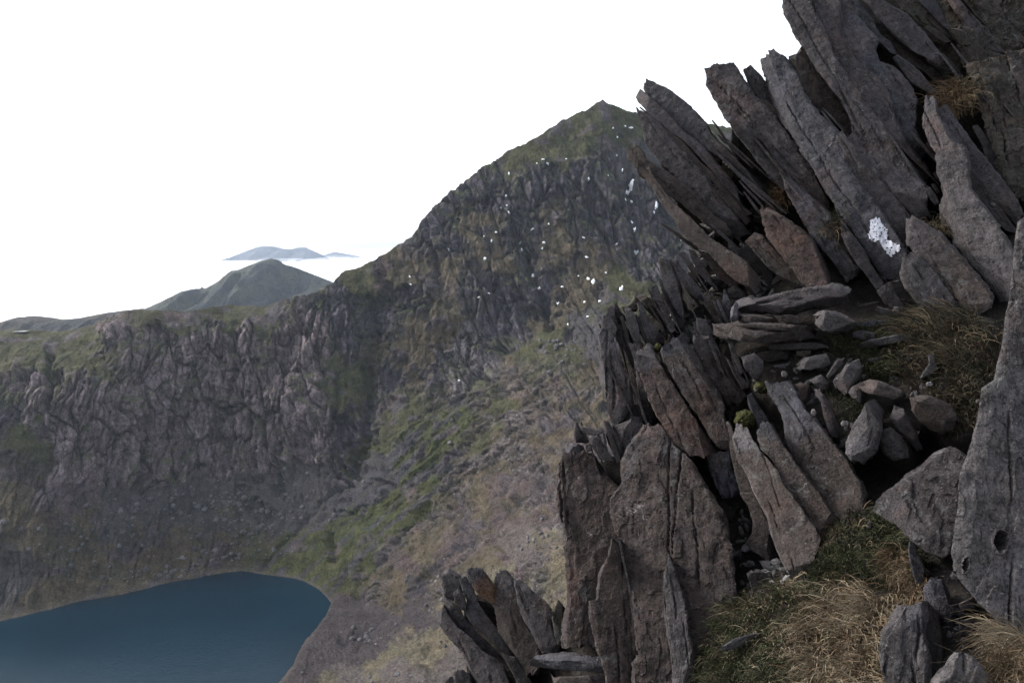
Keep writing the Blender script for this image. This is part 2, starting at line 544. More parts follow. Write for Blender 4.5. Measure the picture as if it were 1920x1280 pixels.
GULLIES = [([(690, 560), (697, 640), (694, 740), (685, 820), (655, 880)], 10, 16), ([(965, 430), (990, 500), (1012, 545), (1025, 610)], 8, 13),
           ([(275, 780), (268, 860), (272, 930)], 6, 9), ([(95, 660), (90, 700), (85, 760)], 7, 10), ([(385, 740), (400, 800), (420, 840)], 5, 7),
           ([(525, 800), (520, 870), (520, 920)], 6, 9), ([(440, 625), (450, 680), (420, 740)], 6, 8), ([(640, 700), (630, 780), (600, 850)], 6, 7),
           ([(840, 880), (780, 970), (700, 1060)], 6, 5), ([(1180, 300), (1190, 420), (1200, 520)], 8, 8), ([(800, 420), (820, 520), (800, 600)], 6, 7),
           ([(700, 895), (720, 902), (735, 912)], 4, 6), ([(615, 1000), (622, 1050)], 6, 7), ([(500, 1060), (580, 960), (640, 900)], 4, 4)]


def cover_weights(px, py, warp=1.0):
    n1 = fbm(px / 70, py / 70, 0, 5, 21, 0.62) * 34 * warp
    n2 = fbm(px / 70, py / 70, 0, 5, 27, 0.62) * 34 * warp
    x, y = px + n1, py + n2
    W, names = [], list(COVER)
    for k in names:
        w = 0
        for cx, cy in COVER[k][2]:
            w = w + 1.0 / (((x - cx) ** 2 + (y - cy) ** 2) / 900.0 + 0.25) ** 2.2
        W.append(w)
    W = np.stack(W) ** 2.2
    return names, W / W.sum(0)


def make_mountain():
    nr = 680
    px1 = np.concatenate([np.linspace(-130, 1490, 900), np.linspace(1490, 2500, 130)[1:]])
    nc = len(px1)
    jag = fbm(px1 / 9, 0.3, 0, 4, 5) * 2.2 + fbm(px1 / 40, 0.7, 0, 3, 9) * 2.0
    top = np.interp(px1, RIDGE[:, 0], RIDGE[:, 1]) + jag
    v = np.linspace(0, 1, nr)
    px = np.broadcast_to(px1, (nr, nc)).copy()
    py = top[None] + (1350 - top)[None] * v[:, None]
    d = 1000.0 / T_DEPTH(px, py)
    P = pt(px, py, d)
    lake = inside(px, py, LAKE_POLY)
    shore_d = poly_dist(px, py, SHORE)
    names, W = cover_weights(px, py)
    rockness = sum(W[k] * COVER[n][1] for k, n in enumerate(names))
    # surface normal of the smooth base
    du = np.gradient(P, axis=1); dv = np.gradient(P, axis=0)
    N = np.cross(du, dv); N /= np.linalg.norm(N, axis=-1)[..., None] + 1e-9
    N *= np.sign(-(N * P).sum(-1))[..., None]
    Nh = N.copy(); Nh[..., 2] *= 0.35
    Nh /= np.linalg.norm(Nh, axis=-1)[..., None]
    x, y, z = P[..., 0], P[..., 1], P[..., 2]
    wx = fbm(x / 60, y / 60, z / 60, 3, 2) * 14
    wz = fbm(x / 50, y / 50, z / 50, 3, 4) * 12
    # buttresses and gullies run down the fall line; ledges cross them
    big = fbm((x + wx) / 95, y / 120, z / 260, 3, 31)
    mid = ridge((x + wx) / 34, y / 60, (z + wz) / 120, 3, 41) - 0.6
    sml = ridge((x + wx * 0.6) / 11.5, y / 22, (z + wz) / 48, 3, 51) - 0.6
    fin = ridge(x / 4.0, y / 8, z / 13, 3, 61) - 0.6
    led = fbm(x / 46, y / 46, (z + wx) / 9.5, 3, 71)
    blk = fbm(x / 9, y / 9, z / 8, 4, 77)
    wy = fbm(x / 22, y / 22, z / 30, 2, 6) * 9
    crk = np.abs(fbm((x + wy) / 26, y / 50, (z + wz) / 85, 3, 43)) - 0.35          # sharp chimneys between rounded buttresses
    crk2 = np.abs(fbm((x + wy * 0.7 + z * 0.25) / 10, y / 20, z / 34, 3, 53)) - 0.35
    crk3 = np.abs(fbm((x - z * 0.3) / 4.5, y / 9, z / 13, 3, 57)) - 0.35
    # blocky crag faces: tall jointed facets with dark open joints between them, at three sizes
    hx = x + 0.2 * y + fbm(x / 30, y / 30, z / 30, 3, 141) * 3
    hz = z + fbm(x / 25, y / 25, z / 40, 3, 143) * 5
    _, ea, ra, ta_ = worley((hx + hz * 0.22) / 22, hz / 60, 1)
    _, eb, rb, tb_ = worley((hx - hz * 0.14 + wy * 0.25) / 7.6, hz / 33, 2)
    _, ec, rc, tc_ = worley((hx + hz * 0.24) / 3.5, hz / 14, 3)
    facet = (ra - 0.5) * 6 + ta_ * 6 + (rb - 0.5) * 3.4 + tb_ * 4.6 + (rc - 0.5) * 1.7 + tc_ * 2.6
    joint = 5 * np.exp(-(ea / 0.06) ** 2) + 3.0 * np.exp(-(eb / 0.09) ** 2) + 1.5 * np.exp(-(ec / 0.16) ** 2)
    disp_rock = big * 15 + mid * 2.0 + crk * 9 + facet - joint + led * 3.2 + blk * 1.6
    smooth = fbm(x / 60, y / 60, z / 60, 4, 81) * 5.5 + fbm((x + y) / 15, (x - y) / 34, z / 20, 4, 91) * 2.4 + fbm(x / 3.6, y / 3.6, z / 3.6, 3, 95) * 0.9
    tt_, ss_ = px * 0.62 + py * 0.78, py * 0.62 - px * 0.78
    rill = np.abs(fbm(tt_ / 46, ss_ / 210, 0, 3, 145)) * 9 + np.abs(fbm(tt_ / 15, ss_ / 80, 0, 3, 147)) * 4.5 - 3
    _, ed_, rd_, td_ = worley(ss_ / 26 + fbm(px / 30, py / 30, 0, 3, 161) * 0.7, tt_ / 9.5 + fbm(px / 30, py / 30, 0, 3, 163) * 0.9, 5)
    _, ee_, re_, te_ = worley(ss_ / 10 + fbm(px / 18, py / 18, 0, 3, 165) * 0.6, tt_ / 4.6 + fbm(px / 18, py / 18, 0, 3, 167) * 0.6, 6)
    spur = sstep(640, 740, py) * sstep(700, 860, px + 0.35 * (py - 800)) * (1 - sstep(1120, 1180, py))
    spur = spur * (1 - inside(px, py, [(880, 742), (815, 775), (720, 850), (640, 925), (560, 1005), (478, 1070), (560, 1090), (625, 1125), (700, 1065), (790, 965), (845, 870), (895, 800)]) * 0.8)
    crop = spur * sstep(-0.15, 0.3, fbm(tt_ / 50, ss_ / 110, 0, 4, 169))                # ribs of bedrock slanting down the spur
    smooth = smooth + crop * ((rd_ - 0.4) * 6 + td_ * 5 + (re_ - 0.5) * 2.6 + te_ * 3 - 2.2 * np.exp(-(ed_ / 0.1) ** 2) - 1.2 * np.exp(-(ee_ / 0.12) ** 2))
    smooth = smooth + rill * sstep(640, 760, py) * sstep(640, 760, px)
    outc = sstep(0.16, 0.5, fbm(x / 30, y / 30, z / 22, 4, 99))        # outcrops poking through the turf
    rock = np.clip(rockness + outc * 0.45 * (rockness > 0.16) * (py < 1130), 0, 1)
    disp = disp_rock * rock + smooth * (1 - rock)
    edge = sstep(0, 34, shore_d)
    disp = np.where(lake, disp * 0.1, disp * (0.12 + 0.88 * edge))
    near = np.clip(d / 800, 0.35, 1.1)
    disp *= near * (0.35 + 0.65 * sstep(0, 0.05, v))[:, None]
    for line, wpx, depth in GULLIES:
        g = poly_dist(px + fbm(px / 18, py / 18, 0, 3, 8) * 7, py, line)
        disp -= depth * np.exp(-(g / wpx) ** 2)
    sg = poly_dist(px + fbm(px / 20, py / 20, 0, 3, 18) * 8, py + fbm(px / 20, py / 20, 0, 3, 19) * 6, STREAM)
    disp -= 2.2 * np.exp(-(sg / 7) ** 2)
    P = P + (N * 0.35 + Nh * 0.65) * disp[..., None]
    P[..., 2] = np.where(lake & (shore_d > 3), np.minimum(P[..., 2], LAKE_Z - 0.4 - 0.05 * np.clip(shore_d, 0, 100)), P[..., 2])
    P[..., 2] = np.where(~lake & (shore_d > 3), np.maximum(P[..., 2], LAKE_Z + 0.5), P[..., 2])
    # colour of the cover itself: turf settles on ledges, bare rock on steep ground
    du = np.gradient(P, axis=1); dv = np.gradient(P, axis=0)
    N2 = np.cross(du, dv); N2 /= np.linalg.norm(N2, axis=-1)[..., None] + 1e-9
    N2 *= np.sign(-(N2 * P).sum(-1))[..., None]
    x, y, z = P[..., 0], P[..., 1], P[..., 2]
    C = sum(W[k][..., None] * np.array(COVER[n][0]) for k, n in enumerate(names))
    turf_n = fbm(x / 26, y / 26, z / 26, 4, 111)
    rw0 = sum(W[names.index(k)] for k in ('crag', 'dark', 'pale'))
    rockcol = np.array([0.088, 0.079, 0.087]) * np.clip(1 + 0.4 * fbm(x / 8, y / 8, z / 30, 4, 115), 0.3, 2)[..., None]
    red = sstep(0.1, 0.6, fbm(x / 40, y / 40, z / 60, 3, 117))
    rockcol = rockcol * (1 + red[..., None] * np.array([0.18, -0.02, -0.06]))
    C = C * (1 + np.clip(rw0, 0, 1) * ((ra - 0.5) * 0.3 + (rb - 0.5) * 0.5 + (rc - 0.5) * 0.4))[..., None]
    joint_shade = np.clip(rw0, 0, 1) * np.clip(0.5 * np.exp(-(ea / 0.06) ** 2) + 0.5 * np.exp(-(eb / 0.09) ** 2) + 0.3 * np.exp(-(ec / 0.13) ** 2), 0, 0.65)
    C = C * (1 - joint_shade[..., None]) + np.array([0.026, 0.027, 0.024]) * joint_shade[..., None]           # crevice shade painted into the colour along the cliff joints
    cr_ = (crop * (0.35 + 0.65 * sstep(0.3, 0.6, rd_)) * 0.8)[..., None]
    C = C * (1 - cr_) + np.array([0.118, 0.106, 0.104]) * (0.7 + 0.6 * re_)[..., None] * cr_
    dj = (crop * np.clip(0.6 * np.exp(-(ed_ / 0.09) ** 2) + 0.4 * np.exp(-(ee_ / 0.1) ** 2), 0, 0.6))[..., None]
    C = C * (1 - dj) + np.array([0.028, 0.029, 0.022]) * dj
    fanp = inside(px + fbm(px / 20, py / 20, 0, 3, 151) * 12, py + fbm(px / 20, py / 20, 0, 3, 153) * 12,
                  [(880, 742), (815, 775), (720, 850), (640, 925), (560, 1005), (478, 1070), (560, 1090), (625, 1125), (700, 1065), (790, 965), (845, 870), (895, 800)])
    t2, s2 = px * 0.66 + py * 0.75, py * 0.66 - px * 0.75
    stk = fbm(t2 / 17, s2 / 150, 0, 4, 155) + 0.25 * fbm(px / 9, py / 9, 0, 3, 157) + 0.5 * np.exp(-(poly_dist(px, py, [(850, 760), (720, 870), (640, 940), (600, 985)]) / 22) ** 2)
    k_s = sstep(-0.02, 0.22, stk)[..., None]
    fc = np.array([0.058, 0.068, 0.028]) * (1 - k_s) + np.array([0.062, 0.062, 0.068]) * k_s
    C = np.where(fanp[..., None], C * 0.15 + fc * 0.85, C)
    steep = 1 - sstep(0.28, 0.62, N2[..., 2] + 0.12 * fbm(x / 5, y / 5, z / 5, 3, 119))
    grassk = np.array(['tan', 'green', 'straw', 'heath'])
    wg = sum(W[names.index(k)] for k in grassk)
    bare = np.clip(outc * 1.0 * (wg > 0.3) * (py < 1180), 0, 1)[..., None] * 0.75
    C = C * (1 - bare) + rockcol * bare
    rw = sum(W[names.index(k)] for k in ('crag', 'dark', 'pale'))
    C = np.where((rw > 0.5)[..., None], C * np.clip(1 + 0.38 * fbm((x + z * 0.2) / 7, y / 7, z / 26, 4, 121) + 0.34 * fbm((x - z * 0.15) / 2.2, y / 3, z / 8, 3, 123), 0.3, 2.2)[..., None], C)
    turf = np.array([0.085, 0.08, 0.042]) * (1 + 0.35 * turf_n[..., None]) * np.where(turf_n[..., None] > 0.05, np.array([0.85, 1.05, 0.85]), 1)
    ledge = ((1 - steep) * np.clip(rw * 1.1, 0, 1) * sstep(-0.25, 0.25, turf_n + 0.25 * (z / 250)))[..., None]
    C = C * (1 - 0.75 * ledge) + turf * 0.75 * ledge
    tuft = fbm(x / 14, y / 14, z / 14, 5, 131)
    C = C * np.clip(1 + (0.36 * tuft + 0.3 * fbm(x / 3.4, y / 3.4, z / 3.4, 3, 133)) * np.clip(wg + 0.3, 0, 1), 0.35, 2)[..., None]
    C = C * (1 + np.clip(wg, 0, 1)[..., None] * fbm(x / 22, y / 22, z / 22, 4, 137)[..., None] * np.array([0.13, 0.05, 0.02]))
    wet = np.exp(-(sg / 4.5) ** 2) * sstep(-0.7, 0.1, fbm(px / 25, py / 25, 0, 2, 12))
    C = C * (1 - 0.6 * wet[..., None]) + np.array([0.03, 0.032, 0.042]) * 0.6 * wet[..., None]
    strand = np.exp(-((shore_d - 3) / 4.0) ** 2)[..., None] * (~lake)[..., None]
    C = C * (1 - 0.5 * strand) + np.array([0.13, 0.115, 0.095]) * 0.5 * strand
    # back of the ridge
    back = []
    for k in range(1, 7):
        B = P[0].copy()
        B[:, 1] += 38 * k
        B[:, 2] -= 3 * k * k + 6 * k
        B[:, 2] = np.maximum(B[:, 2], -290)
        back.append(B)
    PB = np.concatenate([np.array(back[::-1]), P], 0)
    CB = np.concatenate([np.repeat(C[:1], 6, 0), C], 0)
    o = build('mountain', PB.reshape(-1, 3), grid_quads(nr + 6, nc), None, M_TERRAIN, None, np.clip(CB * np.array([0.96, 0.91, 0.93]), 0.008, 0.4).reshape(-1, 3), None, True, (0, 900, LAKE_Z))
    tag(o, 'craggy grass and rock mountain rising above the lake', None, None, 'structure')
    return o, px1, top, P, N2


mountain, MT_X, MT_TOP, MT_P, MT_N = make_mountain()


def on_mountain(px, py):
    """point and normal of the built surface seen at a photo pixel"""
    nr, nc = MT_P.shape[:2]
    j = np.clip(np.interp(px, MT_X, np.arange(nc)), 0, nc - 1.001)
    tp = np.interp(px, MT_X, MT_TOP)
    i = np.clip((np.asarray(py, float) - tp) / (1350 - tp) * (nr - 1), 0, nr - 1.001)
    i0, j0 = i.astype(int), j.astype(int)
    fi, fj = (i - i0)[..., None], (j - j0)[..., None]
    P = (MT_P[i0, j0] * (1 - fi) + MT_P[i0 + 1, j0] * fi) * (1 - fj) + (MT_P[i0, j0 + 1] * (1 - fi) + MT_P[i0 + 1, j0 + 1] * fi) * fj
    return P, MT_N[i0, j0]


SNOW = [(1186, 342, 5, 9), (1181, 349, 6, 4), (1231, 384, 4, 9), (1235, 378, 3, 8), (1186, 414, 3, 5), (1191, 428, 3, 4), (1196, 463, 6, 4), (1214, 466, 3, 3), (1102, 518, 5, 4),
        (1112, 525, 5, 5), (1164, 542, 5, 4), (1167, 538, 2, 4), (1122, 556, 5, 3), (909, 484, 4, 4), (1008, 535, 4, 4), (998, 513, 4, 4), (1019, 452, 5, 3), (1016, 463, 3, 2),
        (1094, 449, 4, 2), (998, 428, 5, 2), (1054, 537, 4, 2), (839, 467, 3, 2), (921, 449, 2, 3), (930, 434, 3, 2), (948, 365, 2, 4), (956, 404, 3, 2), (954, 325, 2, 4),
        (1019, 302, 4, 2), (1007, 308, 2, 2), (1027, 310, 4, 2), (1103, 340, 3, 2), (1062, 300, 2, 2), (1166, 321, 2, 3), (1149, 241, 2, 2), (1158, 257, 2, 2), (1184, 239, 6, 2),
        (1172, 237, 3, 2), (1100, 482, 4, 2), (917, 554, 4, 2), (897, 557, 4, 1.5), (1100, 589, 4, 2), (1043, 564, 4, 3), (1061, 603, 3, 3), (1120, 447, 3, 2), (1157, 454, 3, 2),
        (1174, 371, 3, 3), (1188, 368, 4, 4), (973, 445, 3, 3), (978, 464, 2, 4), (1029, 421, 3, 2), (1136, 509, 3, 2), (1095, 564, 4, 2), (1083, 513, 3, 1.5), (952, 390, 2, 2),
        (940, 392, 2, 2), (906, 440, 2, 2), (1228, 395, 3, 3), (1282, 443, 2, 2), (1157, 290, 2, 2), (1140, 330, 2, 2), (865, 718, 3, 2), (1188, 335, 3, 4), (764, 515, 2, 2), (766, 530, 2, 2)]


def make_snow():
    for k, (cx, cy, sx, sy) in enumerate(SNOW):
        n, rings = 14, 3
        a = np.linspace(0, 2 * np.pi, n, endpoint=False)
        r = 1 + 0.55 * pn(np.cos(a) * 1.3, np.sin(a) * 1.3, k * 3.7) + 0.2 * pn(np.cos(a) * 3, np.sin(a) * 3, k * 1.7)
        V, up = [], []
        for q in range(rings + 1):
            f = q / rings
            qx, qy = cx + np.cos(a) * (sx * 0.62 + 0.3) * r * f, cy + np.sin(a) * (sy * 0.7 + 0.3) * r * f
            p, nn = on_mountain(qx, qy)
            V.append(p); up.append(2.6 * (1 - f ** 3) + 0.5 * f ** 3)
        nn = MT_N[0, 0] * 0 + on_mountain(np.array([cx]), np.array([cy]))[1][0]
        tow = -V[0][0] / np.linalg.norm(V[0][0])
        nn = nn * 0.3 + tow * 0.7
        V = np.concatenate([v + nn * u for v, u in zip(V, up)])
        build('snow_patch', V, grid_quads(rings + 1, n, True), None, M_SNOW, mountain, None, None, True, V.mean(0))


make_snow()


def lump(n_u=8, n_v=6, seed=0):
    """unit rough stone as vertices and faces"""
    th = np.linspace(0, 2 * np.pi, n_u, endpoint=False)
    ph = np.linspace(0.12, np.pi - 0.12, n_v)
    X = np.stack([np.cos(th)[None] * np.sin(ph)[:, None], np.sin(th)[None] * np.sin(ph)[:, None], np.repeat(np.cos(ph)[:, None], n_u, 1)], -1)
    r = 1 + 0.45 * pn(X[..., 0] * 1.3, X[..., 1] * 1.3, X[..., 2] * 1.3 + seed * 4.1, seed)
    return (X * r[..., None]).reshape(-1, 3), grid_quads(n_v, n_u, True)


def make_scree():
    V, Q, C, n0 = [], [], [], 0
    spots = [(430, 950, 60, 45, 130), (300, 960, 90, 50, 90), (480, 1000, 60, 40, 90), (560, 930, 60, 50, 60), (640, 920, 50, 60, 40), (400, 1040, 80, 25, 60), (180, 1000, 120, 60, 80),
             (1050, 640, 50, 40, 60), (800, 1100, 60, 40, 40), (700, 1190, 70, 20, 50), (880, 1180, 90, 50, 60), (700, 1265, 120, 20, 50), (1020, 1010, 30, 30, 40), (930, 850, 100, 80, 60), (300, 1075, 150, 18, 70)]
    lumps = [lump(7, 5, s) for s in range(6)]
    for cx, cy, sx, sy, n in spots:
        px = cx + rng.normal(size=n) * sx * 0.55
        py = cy + rng.normal(size=n) * sy * 0.55
        ok = (py < 1340) & (px > -100) & ~inside(px, py, LAKE_POLY)
        p, nn = on_mountain(px, py)
        for k in range(n):
            if not ok[k]:
                continue
            v, q = lumps[k % 6]
            s = (0.5 + rng.random() ** 3 * 2.4) * np.linalg.norm(p[k]) / 800
            V.append(v * s * np.array([1, 1, 0.75]) + p[k] + nn[k] * s * 0.25)
            Q.append(q + n0); n0 += len(v)
            t = 0.10 + 0.08 * rng.random()
            C.append(np.tile([t * 1.03, t * 0.98, t], (len(v), 1)))
    o = build('scree', np.concatenate(V), np.concatenate(Q), None, M_TERRAIN, None, np.concatenate(C), None, False, (0, 750, -280))
    tag(o, 'grey boulders scattered over the scree above the lake', None, None, 'stuff')


make_scree()

def make_tarn():
    a = np.linspace(0, 2 * np.pi, 18, endpoint=False)
    p, _ = on_mountain(np.array([42.0]), np.array([622.0]))
    V = np.stack([p[0, 0] + 9 * np.cos(a), p[0, 1] - 3 + 6 * np.sin(a), np.full(18, p[0, 2] + 0.25)], -1)
    V = np.concatenate([V, V.mean(0)[None]])
    T = np.stack([np.full(18, 18), np.arange(18), (np.arange(18) + 1) % 18], -1)
    tag(build('pond', V, None, T, M_WATER, None, None, None, False, V[-1]), 'tiny bright pool on the grassy shoulder at far left', None, None, 'structure')


make_tarn()

# lake and a bed below everything
wv = np.array([(-900, 380, LAKE_Z), (130, 380, LAKE_Z), (130, 900, LAKE_Z), (-900, 900, LAKE_Z)], float)
tag(build('lake', wv, [(0, 1, 2, 3)], None, M_WATER, None, None, None, False, (-200, 600, LAKE_Z)), 'deep blue mountain lake under the crag', None, None, 'structure')


def valley_floor():
    n = 60
    xs = np.linspace(-1, 1, n); ys = np.linspace(0, 1, n)
    X = np.sign(xs) * np.abs(xs) ** 2 * 60000; Y = -3000 + ys ** 2.5 * 120000
    X, Y = np.meshgrid(X, Y)
    Z = -330 + fbm(X / 900, Y / 900, 0, 3, 201) * 8 - 4
    V = np.stack([X, Y, Z], -1).reshape(-1, 3)
    c = np.tile([0.07, 0.075, 0.045], (len(V), 1))
    tag(build('ground', V, grid_quads(n, n), None, M_FAR, None, c, None, True, (0, 0, -334)), 'low valley ground stretching to the horizon', None, None, 'structure')


valley_floor()

# ------------------------------------------------------------------ hills beyond
def hill(name, outline, dist, base_z, run, label, c0, c1, seed, rough=1.0, cols=170, rows=46):
    """ridge seen as `outline` (photo directions) at `dist`, falling `run` metres towards and away from the camera"""
    outline = np.array(outline, float)
    px = np.linspace(outline[0, 0], outline[-1, 0], cols)
    py = np.interp(px, outline[:, 0], outline[:, 1])
    k = np.ones(3) / 3
    py[1:-1] = np.convolve(py, k, 'valid')
    top = pt(px, py + 0.5 * pn(px / 6, 0.0, 0, seed), np.full(cols, dist))
    t = np.concatenate([np.linspace(-1, 0, rows // 3, endpoint=False), np.linspace(0, 1, rows)])     # behind .. front
    V = np.zeros((len(t), cols, 3))
    for r, tt in enumerate(t):
        f = abs(tt)
        V[r] = top
        V[r, :, 1] -= tt * run
        V[r, :, 2] = top[:, 2] * (1 - f ** 0.85) + base_z * f ** 0.85
        amp = rough * run * 0.09 * min(1, f * 6 + 0.02)
        g = ridge(top[:, 0] / (run * 0.22) + f * 0.6, tt * 1.1, 0, 4, seed + 3) - 0.7
        V[r, :, 2] += g * amp * (1 - f)
        V[r, :, 1] -= g * amp * 0.6
    C = np.zeros((len(t), cols, 3))
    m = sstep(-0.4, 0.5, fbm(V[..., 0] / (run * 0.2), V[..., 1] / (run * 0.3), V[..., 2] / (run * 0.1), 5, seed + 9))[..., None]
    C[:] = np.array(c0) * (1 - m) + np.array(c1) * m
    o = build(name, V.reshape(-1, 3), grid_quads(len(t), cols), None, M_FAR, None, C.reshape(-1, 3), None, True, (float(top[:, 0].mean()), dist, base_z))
    return tag(o, label, None, None, 'structure')


hill('hill', [(200, 640), (245, 592), (270, 579), (300, 566), (340, 546), (385, 541), (420, 521), (445, 507), (470, 496), (490, 489), (508, 485), (522, 487), (534, 496),
              (552, 500), (570, 507), (600, 519), (625, 529), (660, 544), (720, 570), (800, 620)], 2900, -330, 700,
     'green pointed hill rising beyond the crag top', (0.05, 0.055, 0.058), (0.072, 0.079, 0.062), 301)
hill('low_hill', [(-160, 640), (-60, 615), (0, 604), (30, 595), (65, 592), (95, 595), (120, 599), (150, 596), (190, 588), (230, 582), (270, 578), (330, 600), (420, 640)], 2350, -330, 400,
     'long low dark hill at the far left', (0.05, 0.048, 0.05), (0.07, 0.062, 0.05), 321, 0.6)
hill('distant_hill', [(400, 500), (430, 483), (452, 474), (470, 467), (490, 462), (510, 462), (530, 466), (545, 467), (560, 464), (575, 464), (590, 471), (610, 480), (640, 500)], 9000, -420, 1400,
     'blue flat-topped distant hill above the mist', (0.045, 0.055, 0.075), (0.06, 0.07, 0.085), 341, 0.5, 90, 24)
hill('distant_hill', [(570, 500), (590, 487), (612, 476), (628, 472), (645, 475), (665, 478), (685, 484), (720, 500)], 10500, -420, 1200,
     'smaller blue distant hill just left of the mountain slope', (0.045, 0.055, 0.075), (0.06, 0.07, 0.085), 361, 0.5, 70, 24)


def make_mist():
    n, m = 150, 120
    ang = np.linspace(-0.75, 0.35, n)
    y = 2650 * (60000 / 2650.0) ** np.linspace(0, 1, m)
    Y = np.repeat(y[:, None], n, 1)
    X = Y * np.tan(ang)[None]
    lift = sstep(2900, 8500, Y)
    Z = -272 * (1 - lift) + -186 * lift
    Z = Z + (fbm(X / 900, Y / 1500, 0, 4, 401) * 30 + np.abs(fbm(X / 260, Y / 480, 0, 5, 407)) * 46 * sstep(5500, 8000, Y)) * (1 - sstep(20000, 50000, Y))
    V = np.stack([X, Y, Z], -1).reshape(-1, 3)
    tag(build('mist', V, grid_quads(m, n), None, M_MIST, None, None, None, True, (0, 9000, -200)), 'white sheet of mist filling the valleys to the horizon', None, None, 'stuff')


make_mist()


def make_mist_veils():
    m, nt, bsdf = new_mat('thin_mist')
    g = NT(nt)
    geo = g.n('ShaderNodeNewGeometry').outputs['Position']
    bsdf.inputs['Base Color'].default_value = (0.92, 0.93, 0.95, 1)
    bsdf.inputs['Roughness'].default_value = 1.0
    bsdf.inputs['Specular IOR Level'].default_value = 0.0
    a = g.noise(g.vscale(geo, (0.0016, 0.0009, 0.004)), 1.0, 5, 0.6, 0.4)
    nt.links.new(g.rng(a, 0.40, 0.70, 0.0, 0.5), bsdf.inputs['Alpha'])
    n, mm = 120, 60
    ang = np.linspace(-0.45, 0.05, n)
    y = np.linspace(5200, 12500, mm)
    Y = np.repeat(y[:, None], n, 1); X = Y * np.tan(ang)[None]
    V, Q = [], []
    for k in range(3):
        Z = -172 + 16.0 * k + fbm(X / 800, Y / 1300, 0, 4, 421 + k) * 16
        V.append(np.stack([X, Y, Z], -1).reshape(-1, 3)); Q.append(grid_quads(mm, n) + k * n * mm)
    tag(build('mist', np.concatenate(V), np.concatenate(Q), None, m, None, None, None, True, (-2500, 9000, -150)), 'thin ragged mist lapping round the far blue hills', None, None, 'stuff')


make_mist_veils()

# ================================================================== FOREGROUND OUTCROP
FG = np.array([
    (1215, 160, 8.3), (1340, 120, 8.1), (1480, 20, 8.2), (1700, 0, 8.5), (1920, 0, 8.6), (1200, 280, 7.9), (1400, 300, 7.5), (1600, 300, 7.2), (1800, 300, 7.2),
    (1920, 330, 7.2), (1300, 480, 7.2), (1450, 530, 6.8), (1600, 450, 6.8), (1650, 600, 6.2), (1830, 580, 6.0), (1890, 450, 6.5),
    (1480, 565, 6.15), (1430, 625, 5.95), (1560, 605, 6.0), (1750, 640, 5.6), (1840, 680, 5.2), (1600, 700, 5.45), (1500, 700, 5.6), (1620, 800, 5.1), (1750, 780, 4.95), (1800, 830, 4.7),
    (1150, 600, 6.6), (1280, 500, 7.0), (1130, 700, 6.5), (1200, 650, 6.4), (1300, 640, 6.15), (1250, 780, 5.95), (1330, 850, 5.6), (1400, 800, 5.5), (1450, 900, 5.1), (1530, 1000, 4.65), (1560, 900, 4.8),
    (1380, 740, 5.7), (1210, 820, 5.6), (1060, 900, 6.0), (1250, 1000, 5.15), (1100, 1150, 5.4), (1250, 1270, 4.6), (1380, 1100, 4.75), (1060, 1100, 5.8),
    (840, 1100, 7.0), (950, 1200, 6.6), (1000, 1100, 6.6), (1060, 1250, 5.9), (870, 1270, 6.8),
    (1450, 1280, 3.6), (1330, 1200, 4.5), (1600, 1150, 3.9), (1550, 1020, 4.45), (1650, 1000, 4.35), (1750, 950, 4.2), (1700, 1200, 3.5), (1800, 1150, 3.55), (1870, 1280, 3.0),
    (1920, 1350, 2.8), (1300, 1350, 3.9), (1500, 1400, 3.2), (2000, 900, 3.8), (2000, 1200, 3.1), (2000, 600, 5.6), (2000, 300, 7.0),
    (2900, 300, 5.6), (2900, 900, 3.2), (2900, 1400, 2.5), (2900, -400, 7.5), (1900, -400, 9.2), (1300, 1900, 2.3), (2200, 1900, 2.0), (2300, 600, 4.8), (2300, 1200, 2.9)])
FG_INV = TPS(FG[:, :2], 1.0 / FG[:, 2], 2e-3)


def fgd(px, py):
    return 1.0 / FG_INV(px, py)


VIEW = {'A': (1120, 0, 2.4), 'V1': (1160, 140, 4.795), 'V2': (1220, 320, 4.795), 'V3': (1460, 0, 4.795), 'V4': (1520, 160, 4.795), 'V5': (1520, 380, 4.795),
        'V6': (1110, 450, 4.795), 'V7': (1110, 640, 4.795), 'V8': (1320, 520, 4.795), 'W1': (1520, 600, 4.795), 'W2': (1320, 720, 4.795), 'W3': (1030, 770, 4.795),
        'W4': (810, 1040, 4.8), 'W5': (1030, 1013, 4.795), 'W6': (1320, 880, 4.795), 'W7': (1520, 1013, 4.795), 'W8': (1520, 800, 4.795), 'S': (0, 0, 1.0)}


def to_src(view, pts):
    ox, oy, s = VIEW[view]
    return np.array([(ox + x / s, oy + y / s) for x, y in pts], float)


def resample(poly, n):
    seg = np.hypot(*np.diff(poly, axis=0).T)
    s = np.concatenate([[0], np.cumsum(seg)])
    t = np.linspace(0, s[-1], n)
    return np.stack([np.interp(t, s, poly[:, 0]), np.interp(t, s, poly[:, 1])], -1), s[-1]


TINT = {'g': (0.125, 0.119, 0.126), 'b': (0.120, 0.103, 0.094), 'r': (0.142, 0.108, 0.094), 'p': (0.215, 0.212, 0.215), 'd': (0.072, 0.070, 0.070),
        'u': (0.118, 0.124, 0.142), 'm': (0.102, 0.098, 0.082), 'o': (0.29, 0.185, 0.125), 'l': (0.165, 0.160, 0.165)}
TONE = np.array([0.335, 0.308, 0.306])
_seed = [100]


